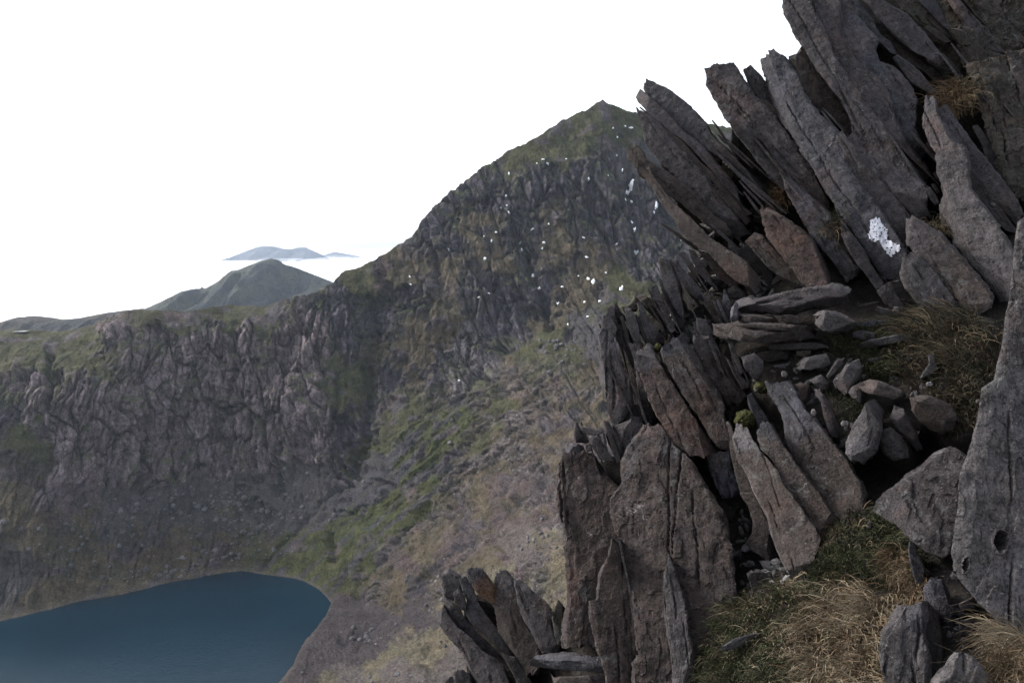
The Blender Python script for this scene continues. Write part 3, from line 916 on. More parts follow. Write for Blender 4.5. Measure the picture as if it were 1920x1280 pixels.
def rock(name, view, L, R, parent=None, tint='g', off=0.0, th=None, bulge=0.0, d=None, res=2.4, jag=1.0, tilt=None, top=None, rough=1.0, mat=None,
         cracks=1, taper=0.86, holes=(), keep=None, ends=1.0, fat=1.0, facets=3):
    """a slab or stone: the ribbon between two traced edges, set at its own distance, with real thickness behind it.
    Rows run along the grain of the slate."""
    _seed[0] += 1
    sd = _seed[0]
    rs = np.random.default_rng(sd)
    L, R = to_src(view, L), to_src(view, R)
    n = max(8, int(max(resample(L, 2)[1], resample(R, 2)[1]) / res) + 1)
    L, R = resample(L, n)[0], resample(R, n)[0]
    wpx = np.hypot(*(R - L).T).mean()
    nb = max(7, int(wpx / res) + 1)
    t = np.linspace(0, 1, n); b = np.linspace(0, 1, nb)
    # plane of the front face in inverse depth
    mid = (L + R) / 2
    cx, cy = mid.mean(0)
    sx = np.concatenate([L[:: max(1, n // 8)], R[:: max(1, n // 8)], mid[:: max(1, n // 8)]])
    if d is None:
        dd = fgd(sx[:, 0], sx[:, 1])
    elif callable(d):
        dd = d(sx[:, 0], sx[:, 1])
    else:
        dd = np.full(len(sx), float(d))
    dd = dd + off
    A = np.stack([np.ones(len(sx)), (sx[:, 0] - cx) / 300, (sx[:, 1] - cy) / 300], -1)
    k = np.linalg.lstsq(np.concatenate([A, 0.25 * np.array([[0, 1, 0], [0, 0, 1]]) * np.sqrt(len(sx))]), np.concatenate([1 / dd, [0, 0]]), rcond=None)[0]
    dc = float(1 / k[0])
    pxm = dc / F_PX                                     # metres per photo pixel here
    # the traced edges run along the dark joints: close up to the neighbours, blunt ends
    sv = (R - L) / (np.hypot(*(R - L).T)[:, None] + 1e-6)
    sv = np.stack([np.convolve(np.pad(sv[:, q], 4, 'edge'), np.ones(9) / 9, 'valid') for q in (0, 1)], -1)
    infl = min(3.2, 0.07 * wpx) * fat
    L, R = L - sv * infl, R + sv * infl
    mid = (L + R) / 2
    ext = np.linspace(-1, 1, n)[:, None] * (mid[-1] - mid[0])[None] / (np.hypot(*(mid[-1] - mid[0])) + 1e-6) * infl
    L, R, mid = L + ext, R + ext, mid + ext
    # ragged edges
    ew = min(1.0, wpx / 40)
    s_m = t * np.hypot(*np.diff(mid, axis=0).T).sum() * pxm
    side = (R - L) / (np.hypot(*(R - L).T)[:, None] + 1e-6)
    L = L + side * ((fbm(s_m * 5, sd, 0, 2, sd) * 1.2 + fbm(s_m * 18, sd, 1, 4, sd, 0.7) * 1.5) * jag * ew)[:, None]
    R = R + side * ((fbm(s_m * 5, sd, 5, 2, sd) * 1.2 + fbm(s_m * 18, sd, 6, 4, sd, 0.7) * 1.5) * jag * ew)[:, None]
    gx = L[:, None] * (1 - b)[None, :, None] + R[:, None] * b[None, :, None]
    # broken ends: laminae stop at different lengths
    along = np.gradient(mid, axis=0); along /= np.hypot(*along.T)[:, None] + 1e-9
    lam = pn(b * wpx * pxm * 22, sd, 0, sd) * 5 + np.sign(pn(b * wpx * pxm * 11, sd, 3, sd)) * 3.0 + pn(b * wpx * pxm * 55, sd, 7, sd) * 2.5
    el = ends * jag * min(1.0, wpx / 45)
    gx[:, :, :] += (along[:, None] * (lam[None] * (np.exp(-t * n * res / 9)[:, None] - np.exp(-(1 - t) * n * res / 9)[:, None]) * el)[..., None])
    inv = k[0] + k[1] * (gx[..., 0] - cx) / 300 + k[2] * (gx[..., 1] - cy) / 300
    Fp = pt(gx[..., 0], gx[..., 1], 1 / inv)
    e_b = Fp[:, -1] - Fp[:, 0]
    e_b = (e_b.mean(0)); e_a = (Fp[-1] - Fp[0]).mean(0)
    e_b /= np.linalg.norm(e_b) + 1e-9
    nrm = np.cross(e_a, e_b); nrm /= np.linalg.norm(nrm) + 1e-9
    if (nrm * Fp.mean((0, 1))).sum() > 0:
        nrm = -nrm
    wm = wpx * pxm
    if th is None:
        th = float(np.clip(0.9 * wm, 0.14, 0.75))
    if tilt is None:
        tilt = rs.uniform(-0.16, 0.16)
    # lay out the ring: front, right side, back, left side
    M = max(3, min(10, int(th / (pxm * res * 2.2))))
    Bk = 4
    back = Fp.mean((0, 1)); back = back / np.linalg.norm(back)
    ring = [Fp - back * ((b[None, :, None] - 0.5) * wm * tilt)]
    bul = bulge * wm * np.minimum(1, 4.5 * (1 - np.abs(2 * b - 1)))[None] * np.minimum(1, 5.0 * (1 - np.abs(2 * t - 1)))[:, None] * (0.75 + 0.35 * pn(b * 2.2, sd, 0, sd)[None] + 0.3 * pn(t * 2.4, sd, 4, sd)[:, None])
    ring[0] = ring[0] - back * bul[..., None]
    Ledge, Redge = ring[0][:, 0], ring[0][:, -1]
    cen = (Ledge + Redge) / 2
    kk = np.linspace(0, 1, M + 1)[1:]

    def sidecol(E, f):
        q = cen + (E - cen) * (1 - (1 - taper) * f)
        return q + back * th * f
    ring.append(np.stack([sidecol(Redge, f) for f in kk], 1))
    RB, LB = ring[-1][:, -1], sidecol(Ledge, 1.0)
    fb = np.linspace(0, 1, Bk + 1)[1:]
    ring.append(np.stack([RB * (1 - f) + LB * f for f in fb], 1))
    ring.append(np.stack([sidecol(Ledge, f) for f in kk[::-1][1:]], 1))
    G = np.concatenate(ring, 1)
    nn = G.shape[1]
    out = np.zeros((n, nn, 3))
    out[:, :nb] = nrm
    out[:, nb:nb + M] = e_b
    out[:, nb + M:nb + M + Bk] = -nrm
    out[:, nb + M + Bk:] = -e_b
    out[:, 0] = (nrm - e_b) / 1.414; out[:, nb - 1] = (nrm + e_b) / 1.414
    vc = np.concatenate([[0], np.cumsum(np.linalg.norm(np.diff(G, axis=1), axis=-1).mean(0))])
    e_a = e_a / (np.linalg.norm(e_a) + 1e-9)
    e_c = np.cross(nrm, e_a)
    skew = rs.uniform(-0.06, 0.06)
    U = G @ e_a; Vv = G @ e_c + skew * U + (G @ nrm) * 0.8
    X, Y, Z = G[..., 0], G[..., 1], G[..., 2]
    sc = min(1.0, wm / 0.35) * rough
    disp = fbm(X * 2.2, Y * 2.2, Z * 2.2, 4, sd) * 0.02 * sc
    disp += fbm(X * 14, Y * 14, Z * 14, 3, sd + 1) * 0.0075 * sc
    disp += fbm(U * 2.6, Vv * 22, sd * 1.3, 3, sd) * 0.003 * sc
    fa = fbm(X * 3.1 + 40, Y * 3.1, Z * 3.1, 2, sd + 8)
    disp += (np.abs(fa) - 0.3) * 0.02 * sc
    # flakes: terraces following the cleavage
    fl = fbm(U * 2.0, Vv * 4.6, sd * 0.7, 4, sd + 2)
    disp += (np.floor(fl * 2.6) / 2.6) * 0.02 * sc
    sidem = np.zeros((n, nn)); sidem[:, nb:] = 1
    dp = (G - cen[:, None]) @ back
    lamv = pn(Vv * 5, U * 1.2, dp * 9, sd) * 0.02 + np.sign(pn(dp * 13, U * 0.8, sd + 2, sd)) * 0.012
    disp += lamv * sidem * sc
    # joints: straight hairline cracks along the cleavage, opening and closing
    Uf, Vf = U[:, :nb], Vv[:, :nb]
    for c in range(int(cracks * 1.6 + rs.uniform(0, 1.2)) if wm > 0.1 else 0):
        v0 = rs.uniform(np.percentile(Vf, 12), np.percentile(Vf, 88)); sl = rs.normal() * 0.05
        u0, u1 = Uf.min(), Uf.max()
        a0 = rs.uniform(u0 - 0.1 * (u1 - u0), u0 + 0.6 * (u1 - u0)); a1 = a0 + rs.uniform(0.25, 0.7) * (u1 - u0)
        q = Vf - v0 - sl * (Uf - u0) - 0.012 * pn(Uf * 5, sd, c, sd) - 0.006 * pn(Uf * 22, sd, c + 4, sd)
        m = sstep(a0, a0 + 0.08, Uf) * (1 - sstep(a1 - 0.08, a1, Uf)) * sstep(-0.55, 0.1, pn(Uf * 4, sd, c + 9, sd))
        disp[:, :nb] -= 0.04 * sc * np.exp(-np.abs(q / max(0.0045, pxm * res * 0.6)) ** 1.5) * m
        disp[:, :nb] -= rs.choice([-1, 1]) * 0.010 * sc * sstep(-0.004, 0.004, q) * m      # one side proud of the other
    # chipped rims
    rim = np.minimum(b, 1 - b)[None] * wm
    chip = 0.012 + 0.022 * np.clip(fbm(np.broadcast_to(s_m[:, None] * 5, (n, nb)), np.broadcast_to((b[None] > 0.5) * 7.0, (n, nb)), sd, 3, sd) + 0.3, 0, 2)
    disp[:, :nb] -= sc * chip * np.exp(-(rim / (0.004 + 0.009 * sc)) ** 1.2)
    G = G + out * disp[..., None]
    for hx, hy, hr, hq, hd in holes:
        q = np.sqrt(((gx[..., 0] - hx) / hr) ** 2 + ((gx[..., 1] - hy) / hq) ** 2) * (1 + 0.22 * fbm(gx[..., 0] / 11, gx[..., 1] / 11, 0, 3, 3))
        G[:, :nb] -= (nrm * (hd * (1 - sstep(0.82, 1.06, q)) - 0.012 * np.exp(-((q - 1.2) / 0.16) ** 2))[..., None])
    if facets and wm > 0.06:
        c0 = G.mean((0, 1)); rel = G - c0
        for q in range(facets):
            w3 = rs.normal(size=3) * np.array([1.0, 1.0, 1.0])
            fn = -back * rs.uniform(0.5, 1.3) + e_c * w3[0] * 0.8 + e_a * w3[1] * (0.75 if facets > 4 else 0.4)
            fn /= np.linalg.norm(fn)
            dt = rel @ fn
            lim = np.percentile(dt[:, :nb], rs.uniform(70, 93) if facets > 4 else rs.uniform(84, 97))
            cut = np.clip(dt - lim, 0, None)
            rel = rel - cut[..., None] * fn * 0.9
        G = c0 + rel
    V = G.reshape(-1, 3)
    caps = np.stack([G[0].mean(0), G[-1].mean(0)])
    V = np.concatenate([V, caps])
    Q = grid_quads(n, nn, True)
    j = np.arange(nn); j2 = (j + 1) % nn
    T = np.concatenate([np.stack([np.full(nn, n * nn), j2, j], -1), np.stack([np.full(nn, n * nn + 1), (n - 1) * nn + j, (n - 1) * nn + j2], -1)])
    # outward winding
    a, bb, c = V[Q[:, 0]], V[Q[:, 1]], V[Q[:, 2]]
    ctr = V.mean(0)
    if ((np.cross(bb - a, c - a)) * (a - ctr)).sum() < 0:
        Q = Q[:, ::-1]; T = T[:, ::-1]
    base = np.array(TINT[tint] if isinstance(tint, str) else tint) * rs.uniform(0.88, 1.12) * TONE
    col_ = np.tile(base, (n, nn, 1))
    if top:
        tc, ln = TINT[top[0]], top[1]
        w = (1 - sstep(ln * 0.55, ln * 1.15, t[:, None] + 0.12 * fbm(X * 5, Y * 5, Z * 5, 3, sd + 6)))[..., None]
        col_ = col_ * (1 - w) + np.array(tc) * TONE * w
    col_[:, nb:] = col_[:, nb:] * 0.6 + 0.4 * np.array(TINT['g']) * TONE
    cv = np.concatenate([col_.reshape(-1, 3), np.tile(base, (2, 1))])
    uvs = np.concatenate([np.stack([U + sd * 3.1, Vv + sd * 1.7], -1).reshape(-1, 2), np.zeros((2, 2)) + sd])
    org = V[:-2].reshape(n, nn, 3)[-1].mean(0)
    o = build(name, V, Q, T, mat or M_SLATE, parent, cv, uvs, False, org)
    if keep is not None:
        keep.update(gx=gx, P=G[:, :nb], n=nrm, obj=o)
    return o


def part_name(view, L, R, kw):
    a, b = to_src(view, L), to_src(view, R)
    if kw.get('off', 0) >= 0.2:
        return 'recess_face'
    return 'shard' if (abs(a[:, 1].max() - a[:, 1].min()) < 75 and np.hypot(*(a.mean(0) - b.mean(0))) < 25) else 'slab'


def outcrop(name, loc, label, cat='rock outcrop', group=None):
    e = bpy.data.objects.new(name, None)
    e.empty_display_size = 0.3
    e.location = loc
    col.objects.link(e)
    return tag(e, label, cat, group)


# ------------------------------------------------------------------ upper crag
crag = outcrop('slate_crag', tuple(pt(1600, 600, np.array(6.6))), 'tall crag of long slate slabs leaning left against the sky at upper right')


def S(view, L, R, **kw):
    kw.setdefault('fat', 1.5)
    return rock(part_name(view, L, R, kw), view, L, R, crag, **kw)


s_top = S('V1', [(245, 85), (240, 120), (300, 230), (400, 310), (510, 420), (600, 520), (700, 575), (760, 635), (830, 690), (880, 730), (1000, 790), (1060, 860), (1105, 920), (1180, 1020), (1290, 1130)],
  [(262, 52), (330, 85), (430, 140), (530, 210), (650, 305), (740, 395), (790, 450), (830, 540), (930, 640), (1020, 720), (1100, 810), (1200, 890), (1320, 990), (1390, 1060), (1340, 1110)], tint='g', off=0.02, top=('u', 0.5), th=0.5)
S('V1', [(152, 205), (220, 285), (310, 375), (400, 440), (480, 520), (580, 590), (640, 640), (720, 730), (830, 850), (930, 980), (1000, 1050), (1130, 1180)],
  [(200, 138), (290, 215), (400, 320), (510, 430), (600, 530), (680, 580), (760, 650), (820, 720), (880, 790), (960, 880), (1040, 990), (1100, 1070), (1200, 1160), (1270, 1190)], tint='g', off=-0.05, cracks=2)
S('V1', [(185, 292), (250, 350), (310, 400), (400, 500), (480, 590), (580, 690), (650, 760), (720, 850), (800, 920), (900, 1010), (980, 1080), (1100, 1200), (1150, 1270)],
  [(192, 290), (260, 345), (320, 390), (420, 480), (500, 550), (570, 600), (650, 690), (730, 780), (830, 870), (920, 980), (1000, 1060), (1120, 1180), (1200, 1250)], tint='b', off=-0.02, th=0.3)
S('V1', [(180, 320), (190, 370), (210, 440), (240, 520), (250, 590), (275, 650), (380, 760), (518, 905), (618, 1013), (728, 1123), (848, 1253), (968, 1373), (1028, 1433), (1118, 1503)],
  [(200, 330), (300, 400), (390, 500), (480, 595), (580, 700), (650, 775), (720, 860), (790, 930), (850, 1050), (968, 1190), (1040, 1270), (1090, 1333), (1140, 1390), (1168, 1435)], tint='g', off=-0.10, cracks=2, th=0.6)
S('V2', [(470, 140), (580, 230), (690, 310), (780, 400), (850, 470)], [(600, 130), (700, 220), (800, 310), (880, 390), (890, 440)], tint='b', off=0.02)
S('V2', [(-110, 40), (0, 80), (150, 205), (290, 285), (430, 415), (560, 525), (640, 590)], [(-60, -100), (120, 0), (300, 150), (430, 270), (560, 400), (660, 490), (725, 575)], tint='b', off=-0.16, th=0.5, jag=1.3)
S('V2', [(-190, -190), (-200, -110), (-150, -60), (-50, 60), (40, 160), (100, 290), (200, 410), (260, 520), (330, 600), (450, 690), (540, 740), (640, 860), (760, 970), (830, 1020), (940, 1110)],
  [(-140, -240), (-60, -150), (0, 0), (60, 110), (150, 235), (200, 290), (300, 390), (420, 500), (520, 600), (640, 680), (760, 760), (860, 830), (940, 920), (1010, 1010), (1010, 1080)], tint='b', off=-0.2, cracks=2, jag=1.4)
S('V2', [(430, 720), (520, 850), (600, 950), (720, 1040), (780, 1070)], [(560, 770), (660, 900), (770, 1000), (820, 1030), (840, 1060)], tint='b', off=0.05)
S('V2', [(90, 480), (200, 560), (300, 640), (420, 720)], [(100, 472), (220, 545), (320, 620), (440, 690)], tint='b', off=-0.05, th=0.12, jag=0.5)
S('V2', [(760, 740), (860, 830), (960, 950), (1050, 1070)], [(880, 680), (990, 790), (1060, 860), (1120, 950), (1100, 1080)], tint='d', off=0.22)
S('V2', [(870, 640), (960, 750), (1060, 860), (1150, 930), (1220, 1000), (1290, 1060)], [(930, 560), (1000, 590), (1100, 700), (1200, 800), (1290, 900), (1390, 1020), (1420, 1050)], tint='b', off=0.0)
o = S('V2', [(1020, 330), (1040, 480), (1060, 590), (1160, 720), (1250, 830), (1330, 930), (1420, 1040)],
      [(1050, 340), (1180, 420), (1290, 500), (1380, 560), (1480, 670), (1560, 770), (1620, 870), (1615, 930), (1590, 1040)], tint='r', off=-0.16, th=0.7, cracks=1)
o['label'] = 'reddish rounded slab behind the capstone'
S('V1', [(800, -30), (820, 110), (870, 220), (930, 310), (1000, 420), (1100, 470), (1200, 560), (1320, 680), (1430, 800), (1520, 880), (1620, 960), (1720, 1060), (1860, 1180), (1920, 1240)],
  [(1010, -105), (1080, 0), (1130, 70), (1190, 170), (1210, 210), (1300, 280), (1370, 360), (1450, 470), (1560, 600), (1680, 740), (1800, 900), (1900, 1040), (1930, 1110)], tint='g', off=-0.06, th=0.55, cracks=2)
S('V1', [(1005, 430), (1030, 480), (1090, 560), (1180, 660), (1250, 780), (1330, 880), (1420, 980), (1470, 1040)], [(1010, 420), (1110, 490), (1220, 590), (1320, 690), (1420, 800), (1480, 880), (1500, 920), (1500, 1020)], tint='g', off=-0.1, th=0.6)
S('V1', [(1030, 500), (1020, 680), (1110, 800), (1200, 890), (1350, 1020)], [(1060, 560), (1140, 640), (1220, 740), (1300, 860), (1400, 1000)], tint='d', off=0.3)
S('A', [(663, 318), (680, 370), (700, 415), (725, 440), (770, 495), (820, 530)], [(685, 297), (720, 330), (750, 362), (785, 410), (815, 480), (840, 530)], tint='g', off=0.1, th=0.35)
keep_white = {}
o = S('A', [(735, 262), (745, 300), (762, 360), (790, 420), (815, 500), (850, 560), (930, 690), (1000, 790), (1040, 860), (1090, 940), (1150, 1030), (1180, 1077), (1260, 1212), (1290, 1277)],
      [(800, 240), (840, 275), (880, 320), (905, 370), (920, 420), (960, 480), (1010, 540), (1080, 600), (1112, 695), (1135, 775), (1185, 845), (1245, 912), (1312, 1008), (1382, 1110), (1390, 1180), (1380, 1260)],
      tint='u', off=-0.1, th=0.7, cracks=1, keep=keep_white)
o['label'] = 'long slab bearing a bright white lichen patch'
S('A', [(1085, 610), (1118, 700), (1142, 780), (1192, 845), (1252, 912), (1320, 1008), (1390, 1105)], [(1095, 600), (1150, 670), (1230, 770), (1300, 850), (1360, 920), (1408, 975), (1405, 1090)], tint='g', off=-0.04)
S('V1', [(1240, 230), (1380, 330), (1480, 480), (1560, 580), (1690, 720), (1800, 860), (1900, 1010)], [(1330, 230), (1480, 375), (1560, 470), (1680, 620), (1730, 700), (1850, 860), (1930, 970)], tint='b', off=0.14)
S('V2', [(1215, 60), (1240, 150), (1270, 250), (1350, 400), (1450, 560), (1560, 700), (1700, 880), (1760, 990)], [(1300, 70), (1480, 250), (1600, 380), (1680, 480), (1700, 560), (1790, 700), (1880, 860), (1830, 940)], tint='u', off=0.06, cracks=2)
S('V5', [(285, 290), (330, 400), (400, 520), (470, 600), (560, 720), (640, 820)], [(330, 255), (420, 330), (490, 440), (520, 520), (580, 620), (650, 720), (670, 790)], tint='g', off=0.02)
S('V5', [(600, 790), (680, 900), (760, 970)], [(680, 740), (760, 830), (840, 950), (820, 980)], tint='g', off=-0.03)
S('V5', [(700, 740), (800, 860), (900, 980), (960, 1020)], [(850, 700), (900, 800), (980, 900), (1050, 1010)], tint='d', off=0.16)
S('V5', [(860, 490), (835, 640), (880, 760), (960, 870), (1060, 1010)], [(900, 470), (980, 500), (1080, 590), (1180, 710), (1280, 830), (1360, 940), (1425, 1020)], tint='g', off=-0.16, top=('l', 0.4), th=0.6)
o = S('V5', [(900, 160), (890, 260), (885, 360), (940, 440), (1080, 580), (1200, 730), (1330, 900), (1440, 1020)],
      [(930, 150), (1050, 220), (1160, 290), (1260, 400), (1370, 520), (1480, 640), (1580, 760), (1630, 850), (1590, 940), (1500, 1000)], tint='b', off=-0.2, th=0.7, top=('g', 0.45))
S('V3', [(95, 560), (180, 680), (260, 830), (330, 960), (430, 1060), (520, 1160), (600, 1240)], [(235, 430), (330, 590), (480, 780), (580, 900), (680, 1060), (720, 1180), (690, 1290)], tint='b', off=0.12, th=0.5)
S('V3', [(65, -40), (55, 70), (90, 180), (160, 310), (240, 430), (330, 590), (480, 780), (580, 900), (660, 1060), (680, 1180), (620, 1270), (690, 1340), (790, 1470), (890, 1600), (1010, 1730), (1110, 1830), (1220, 1940), (1330, 2010)],
  [(268, -40), (325, 130), (400, 240), (440, 330), (480, 470), (560, 610), (640, 730), (740, 850), (830, 980), (930, 1100), (1010, 1220), (1090, 1340), (1170, 1470), (1250, 1600), (1320, 1700), (1318, 1770), (1300, 1870), (1345, 2000)],
  tint='g', off=-0.14, th=0.8, cracks=3)
S('V3', [(275, -40), (331, 130), (406, 240), (446, 330), (487, 470), (567, 610), (647, 730), (747, 850), (837, 980), (937, 1100), (1017, 1220), (1097, 1340), (1177, 1470), (1257, 1600), (1322, 1690)],
  [(540, -40), (560, 150), (560, 320), (640, 440), (720, 560), (850, 670), (960, 800), (1020, 920), (1040, 1040), (1060, 1120), (1158, 1307), (1248, 1417), (1328, 1507), (1368, 1597)], tint='g', off=-0.09, cracks=3, th=0.7)
S('V3', [(545, -40), (565, 150), (568, 320), (647, 430), (727, 550), (857, 660), (967, 790), (1027, 910), (1047, 1030), (1067, 1110), (1165, 1297), (1255, 1407), (1322, 1490)],
  [(590, -40), (700, 150), (800, 270), (890, 370), (860, 460), (900, 560), (1000, 590), (1100, 680), (1190, 800), (1240, 900), (1230, 960), (1235, 1060), (1215, 1130), (1290, 1290), (1340, 1380), (1372, 1440)], tint='u', off=-0.06, cracks=2, th=0.7)
S('V3', [(600, -40), (710, 150), (810, 270), (900, 370), (940, 400), (1000, 470)], [(690, -20), (780, 90), (850, 190), (880, 260), (930, 330), (1000, 370), (1060, 490)], tint='u', off=0.0)
S('V3', [(730, -20), (830, 60), (900, 160), (990, 260), (1100, 370), (1250, 470), (1320, 500), (1400, 600), (1530, 710)], [(860, -40), (1000, 60), (1150, 130), (1230, 220), (1310, 310), (1400, 430), (1480, 530), (1530, 640), (1545, 700)], tint='g', off=-0.12, th=0.4)
S('V3', [(860, 210), (930, 320), (1060, 480), (1170, 560), (1290, 620), (1400, 720), (1480, 800)], [(960, 230), (1100, 370), (1250, 470), (1360, 570), (1450, 660), (1530, 710), (1540, 780)], tint='b', off=0.2)
S('V3', [(1040, 520), (1130, 650), (1200, 740), (1300, 810), (1400, 860)], [(1070, 510), (1180, 580), (1260, 640), (1340, 740), (1440, 850)], tint='u', off=0.0, th=0.3)
S('V3', [(1020, -40), (1150, 110), (1230, 200), (1300, 235), (1420, 300)], [(1200, -40), (1330, 100), (1450, 240), (1530, 330), (1560, 380)], tint='m', off=0.05, rough=1.5)
S('V3', [(1230, -40), (1340, 80), (1440, 190), (1500, 260)], [(1380, -30), (1460, 90), (1510, 200), (1540, 270)], tint='u', off=-0.05)
S('V3', [(1310, 240), (1400, 320), (1500, 385)], [(1340, 235), (1450, 290), (1545, 372)], tint='m', off=-0.06, th=0.2)
S('V3', [(1440, -60), (1500, 120), (1540, 260), (1640, 380), (1680, 500), (1720, 620)], [(2260, -60), (2260, 120), (2240, 300), (2200, 420), (2000, 510), (1800, 560)], tint='m', off=0.0, th=0.8, bulge=0.1, rough=2.0, cracks=3)
S('V3', [(1480, -40), (1600, 120), (1700, 250), (1800, 380), (1900, 490)], [(1610, -40), (1740, 120), (1860, 260), (1960, 380), (2020, 470)], tint='g', off=-0.12, rough=1.7, cracks=3, jag=1.5)
S('V3', [(1650, -40), (1770, 110), (1890, 250), (2000, 370)], [(1830, -40), (1960, 100), (2080, 230), (2190, 340)], tint='m', off=-0.17, rough=1.7, cracks=3, jag=1.5)
S('V3', [(1860, -40), (1980, 90), (2100, 210), (2220, 320)], [(2060, -40), (2180, 80), (2300, 190), (2340, 300)], tint='g', off=-0.1, rough=1.7, cracks=3, jag=1.5)
S('V3', [(1545, 265), (1600, 330), (1655, 400)], [(1640, 250), (1700, 330), (1735, 400)], tint='m', off=-0.15, rough=1.6)
S('A', [(1725, 300), (1765, 450), (1825, 620), (1900, 800)], [(1840, 262), (1880, 400), (1930, 560), (1975, 700)], tint='m', off=-0.2, rough=1.6, cracks=3, jag=1.4)
S('A', [(1850, 255), (1890, 390), (1940, 540), (1985, 660)], [(1960, 225), (1990, 330), (2010, 460), (2020, 600)], tint='b', off=-0.24, rough=1.6, cracks=3, jag=1.4)
S('V3', [(1640, 240), (1620, 360), (1700, 480), (1760, 600)], [(1760, 280), (1800, 400), (1860, 500), (1880, 560)], tint='m', off=-0.06, rough=1.5)
S('A', [(1690, 285), (1710, 400), (1740, 520), (1780, 640), (1830, 770), (1890, 900)], [(1960, 225), (1990, 400), (1990, 560), (1990, 700), (1985, 840), (1980, 960)], tint='m', off=-0.1, th=0.8, bulge=0.06, rough=1.6, cracks=2)
S('V4', [(1060, 130), (1048, 260), (1025, 370), (1060, 470), (1140, 600), (1150, 720), (1140, 780), (1190, 880), (1200, 990), (1170, 1080), (1180, 1200), (1250, 1320), (1290, 1450), (1370, 1535), (1480, 1655), (1600, 1805), (1740, 1930)],
  [(1110, 125), (1130, 290), (1200, 400), (1260, 520), (1365, 560), (1390, 680), (1410, 770), (1395, 820), (1420, 940), (1500, 1040), (1640, 1200), (1720, 1340), (1790, 1450), (1860, 1560), (1890, 1700), (1870, 1850), (1810, 1930)], tint='l', off=-0.22, th=0.6, cracks=2)
S('V4', [(1125, 250), (1190, 390), (1270, 500), (1380, 600), (1400, 700), (1500, 850), (1600, 980), (1720, 1120), (1860, 1280)], [(1215, 205), (1300, 320), (1400, 450), (1480, 570), (1560, 660), (1640, 760), (1740, 880), (1850, 1020), (1910, 1160)], tint='g', off=-0.1, th=0.5)
S('V4', [(1400, 780), (1430, 920), (1500, 1050), (1640, 1180), (1760, 1300)], [(1440, 740), (1560, 900), (1680, 1070), (1790, 1230), (1870, 1320)], tint='d', off=0.1)
S('V4', [(1470, 380), (1550, 540), (1600, 690), (1720, 850), (1850, 1000), (1940, 1160)], [(1500, 370), (1640, 540), (1760, 740), (1918, 900), (1990, 1000), (2000, 1160)], tint='d', off=0.12)


def lichen(view, poly, name='lichen_patch', hole=0.32):
    poly = to_src(view, poly)
    step = 1.1
    xs = np.arange(poly[:, 0].min() - 6, poly[:, 0].max() + 6, step); ys = np.arange(poly[:, 1].min() - 6, poly[:, 1].max() + 6, step)
    X, Y = np.meshgrid(xs, ys)
    Xw, Yw = X + fbm(X / 5, Y / 5, 0, 3, 501) * 3.5, Y + fbm(X / 5, Y / 5, 0, 3, 507) * 3.5
    ok = inside(Xw, Yw, [tuple(p) for p in poly]) & (fbm(X / 3.2, Y / 3.2, 0, 4, 511) < hole + 0.30)
    gx = keep_white['gx'].reshape(-1, 2); Pv = keep_white['P'].reshape(-1, 3)
    q = np.stack([X, Y], -1).reshape(-1, 2)
    V = np.zeros((len(q), 3))
    for s in range(0, len(q), 2000):
        dd = ((q[s:s + 2000, None] - gx[None]) ** 2).sum(-1)
        kk = np.argsort(dd, 1)[:, :4]
        w = 1 / (np.take_along_axis(dd, kk, 1) + 0.3)
        V[s:s + 2000] = (Pv[kk] * w[..., None]).sum(1) / w.sum(1)[:, None]
    V = V + keep_white['n'] * 0.007
    Q = grid_quads(len(ys), len(xs))
    Q = Q[ok.reshape(-1)[Q].all(1)]
    used = np.unique(Q)
    rm = np.full(len(V), -1); rm[used] = np.arange(len(used))
    par = keep_white['obj']
    o = build(name, V[used], rm[Q], None, M_LICHEN, None, None, None, True, V[used].mean(0))
    o.parent = par
    o.location = V[used].mean(0) - np.array(par.location) - np.array(crag.location)
    return o


lichen('V5', [(525, 160), (620, 125), (650, 190), (700, 240), (690, 320), (740, 350), (800, 390), (820, 420), (760, 450), (710, 500), (665, 470), (640, 400), (600, 350), (540, 340), (510, 280), (530, 240)])
lichen('V4', [(388, 775), (415, 760), (440, 790), (450, 812), (430, 815), (400, 795)])

# ------------------------------------------------------------------ left tower of thin slabs
tower = outcrop('slate_tower', tuple(pt(1230, 860, np.array(6.0))), 'jagged tower of upright thin slate slabs left of the loose stones')


def Tw(view, L, R, **kw):
    return rock(part_name(view, L, R, kw), view, L, R, tower, **kw)


Tw('V6', [(115, 680), (90, 780), (60, 880), (75, 960), (95, 1080), (62, 1180), (65, 1260), (110, 1390), (145, 1480), (150, 1580), (175, 1650)], [(180, 700), (215, 800), (205, 900), (240, 1000), (290, 1130), (330, 1260), (370, 1390), (385, 1480), (310, 1560), (270, 1640)], tint='l', off=-0.1, cracks=3, jag=1.5, rough=1.5)
Tw('V6', [(130, 620), (140, 680), (190, 760), (225, 850), (270, 960), (330, 1050), (400, 1200), (420, 1330), (440, 1450)], [(190, 600), (210, 700), (240, 770), (290, 860), (330, 980), (390, 1100), (440, 1220), (475, 1320), (490, 1420)], tint='g', off=0.04, cracks=2, jag=1.5, rough=1.3)
Tw('V6', [(200, 580), (205, 680), (235, 760)], [(225, 570), (265, 650), (300, 680), (300, 765)], tint='g', off=0.06)
Tw('V6', [(240, 770), (290, 880), (330, 975)], [(300, 760), (340, 850), (390, 940), (385, 985)], tint='g', off=0.0)
Tw('V6', [(300, 600), (305, 700), (340, 830), (385, 930), (420, 1000)], [(345, 610), (390, 690), (420, 790), (435, 900), (445, 970)], tint='l', off=-0.08, cracks=2)
Tw('V6', [(322, 590), (370, 540), (380, 500)], [(345, 640), (400, 640), (430, 530)], tint='m', off=0.06, th=0.2, rough=1.6)
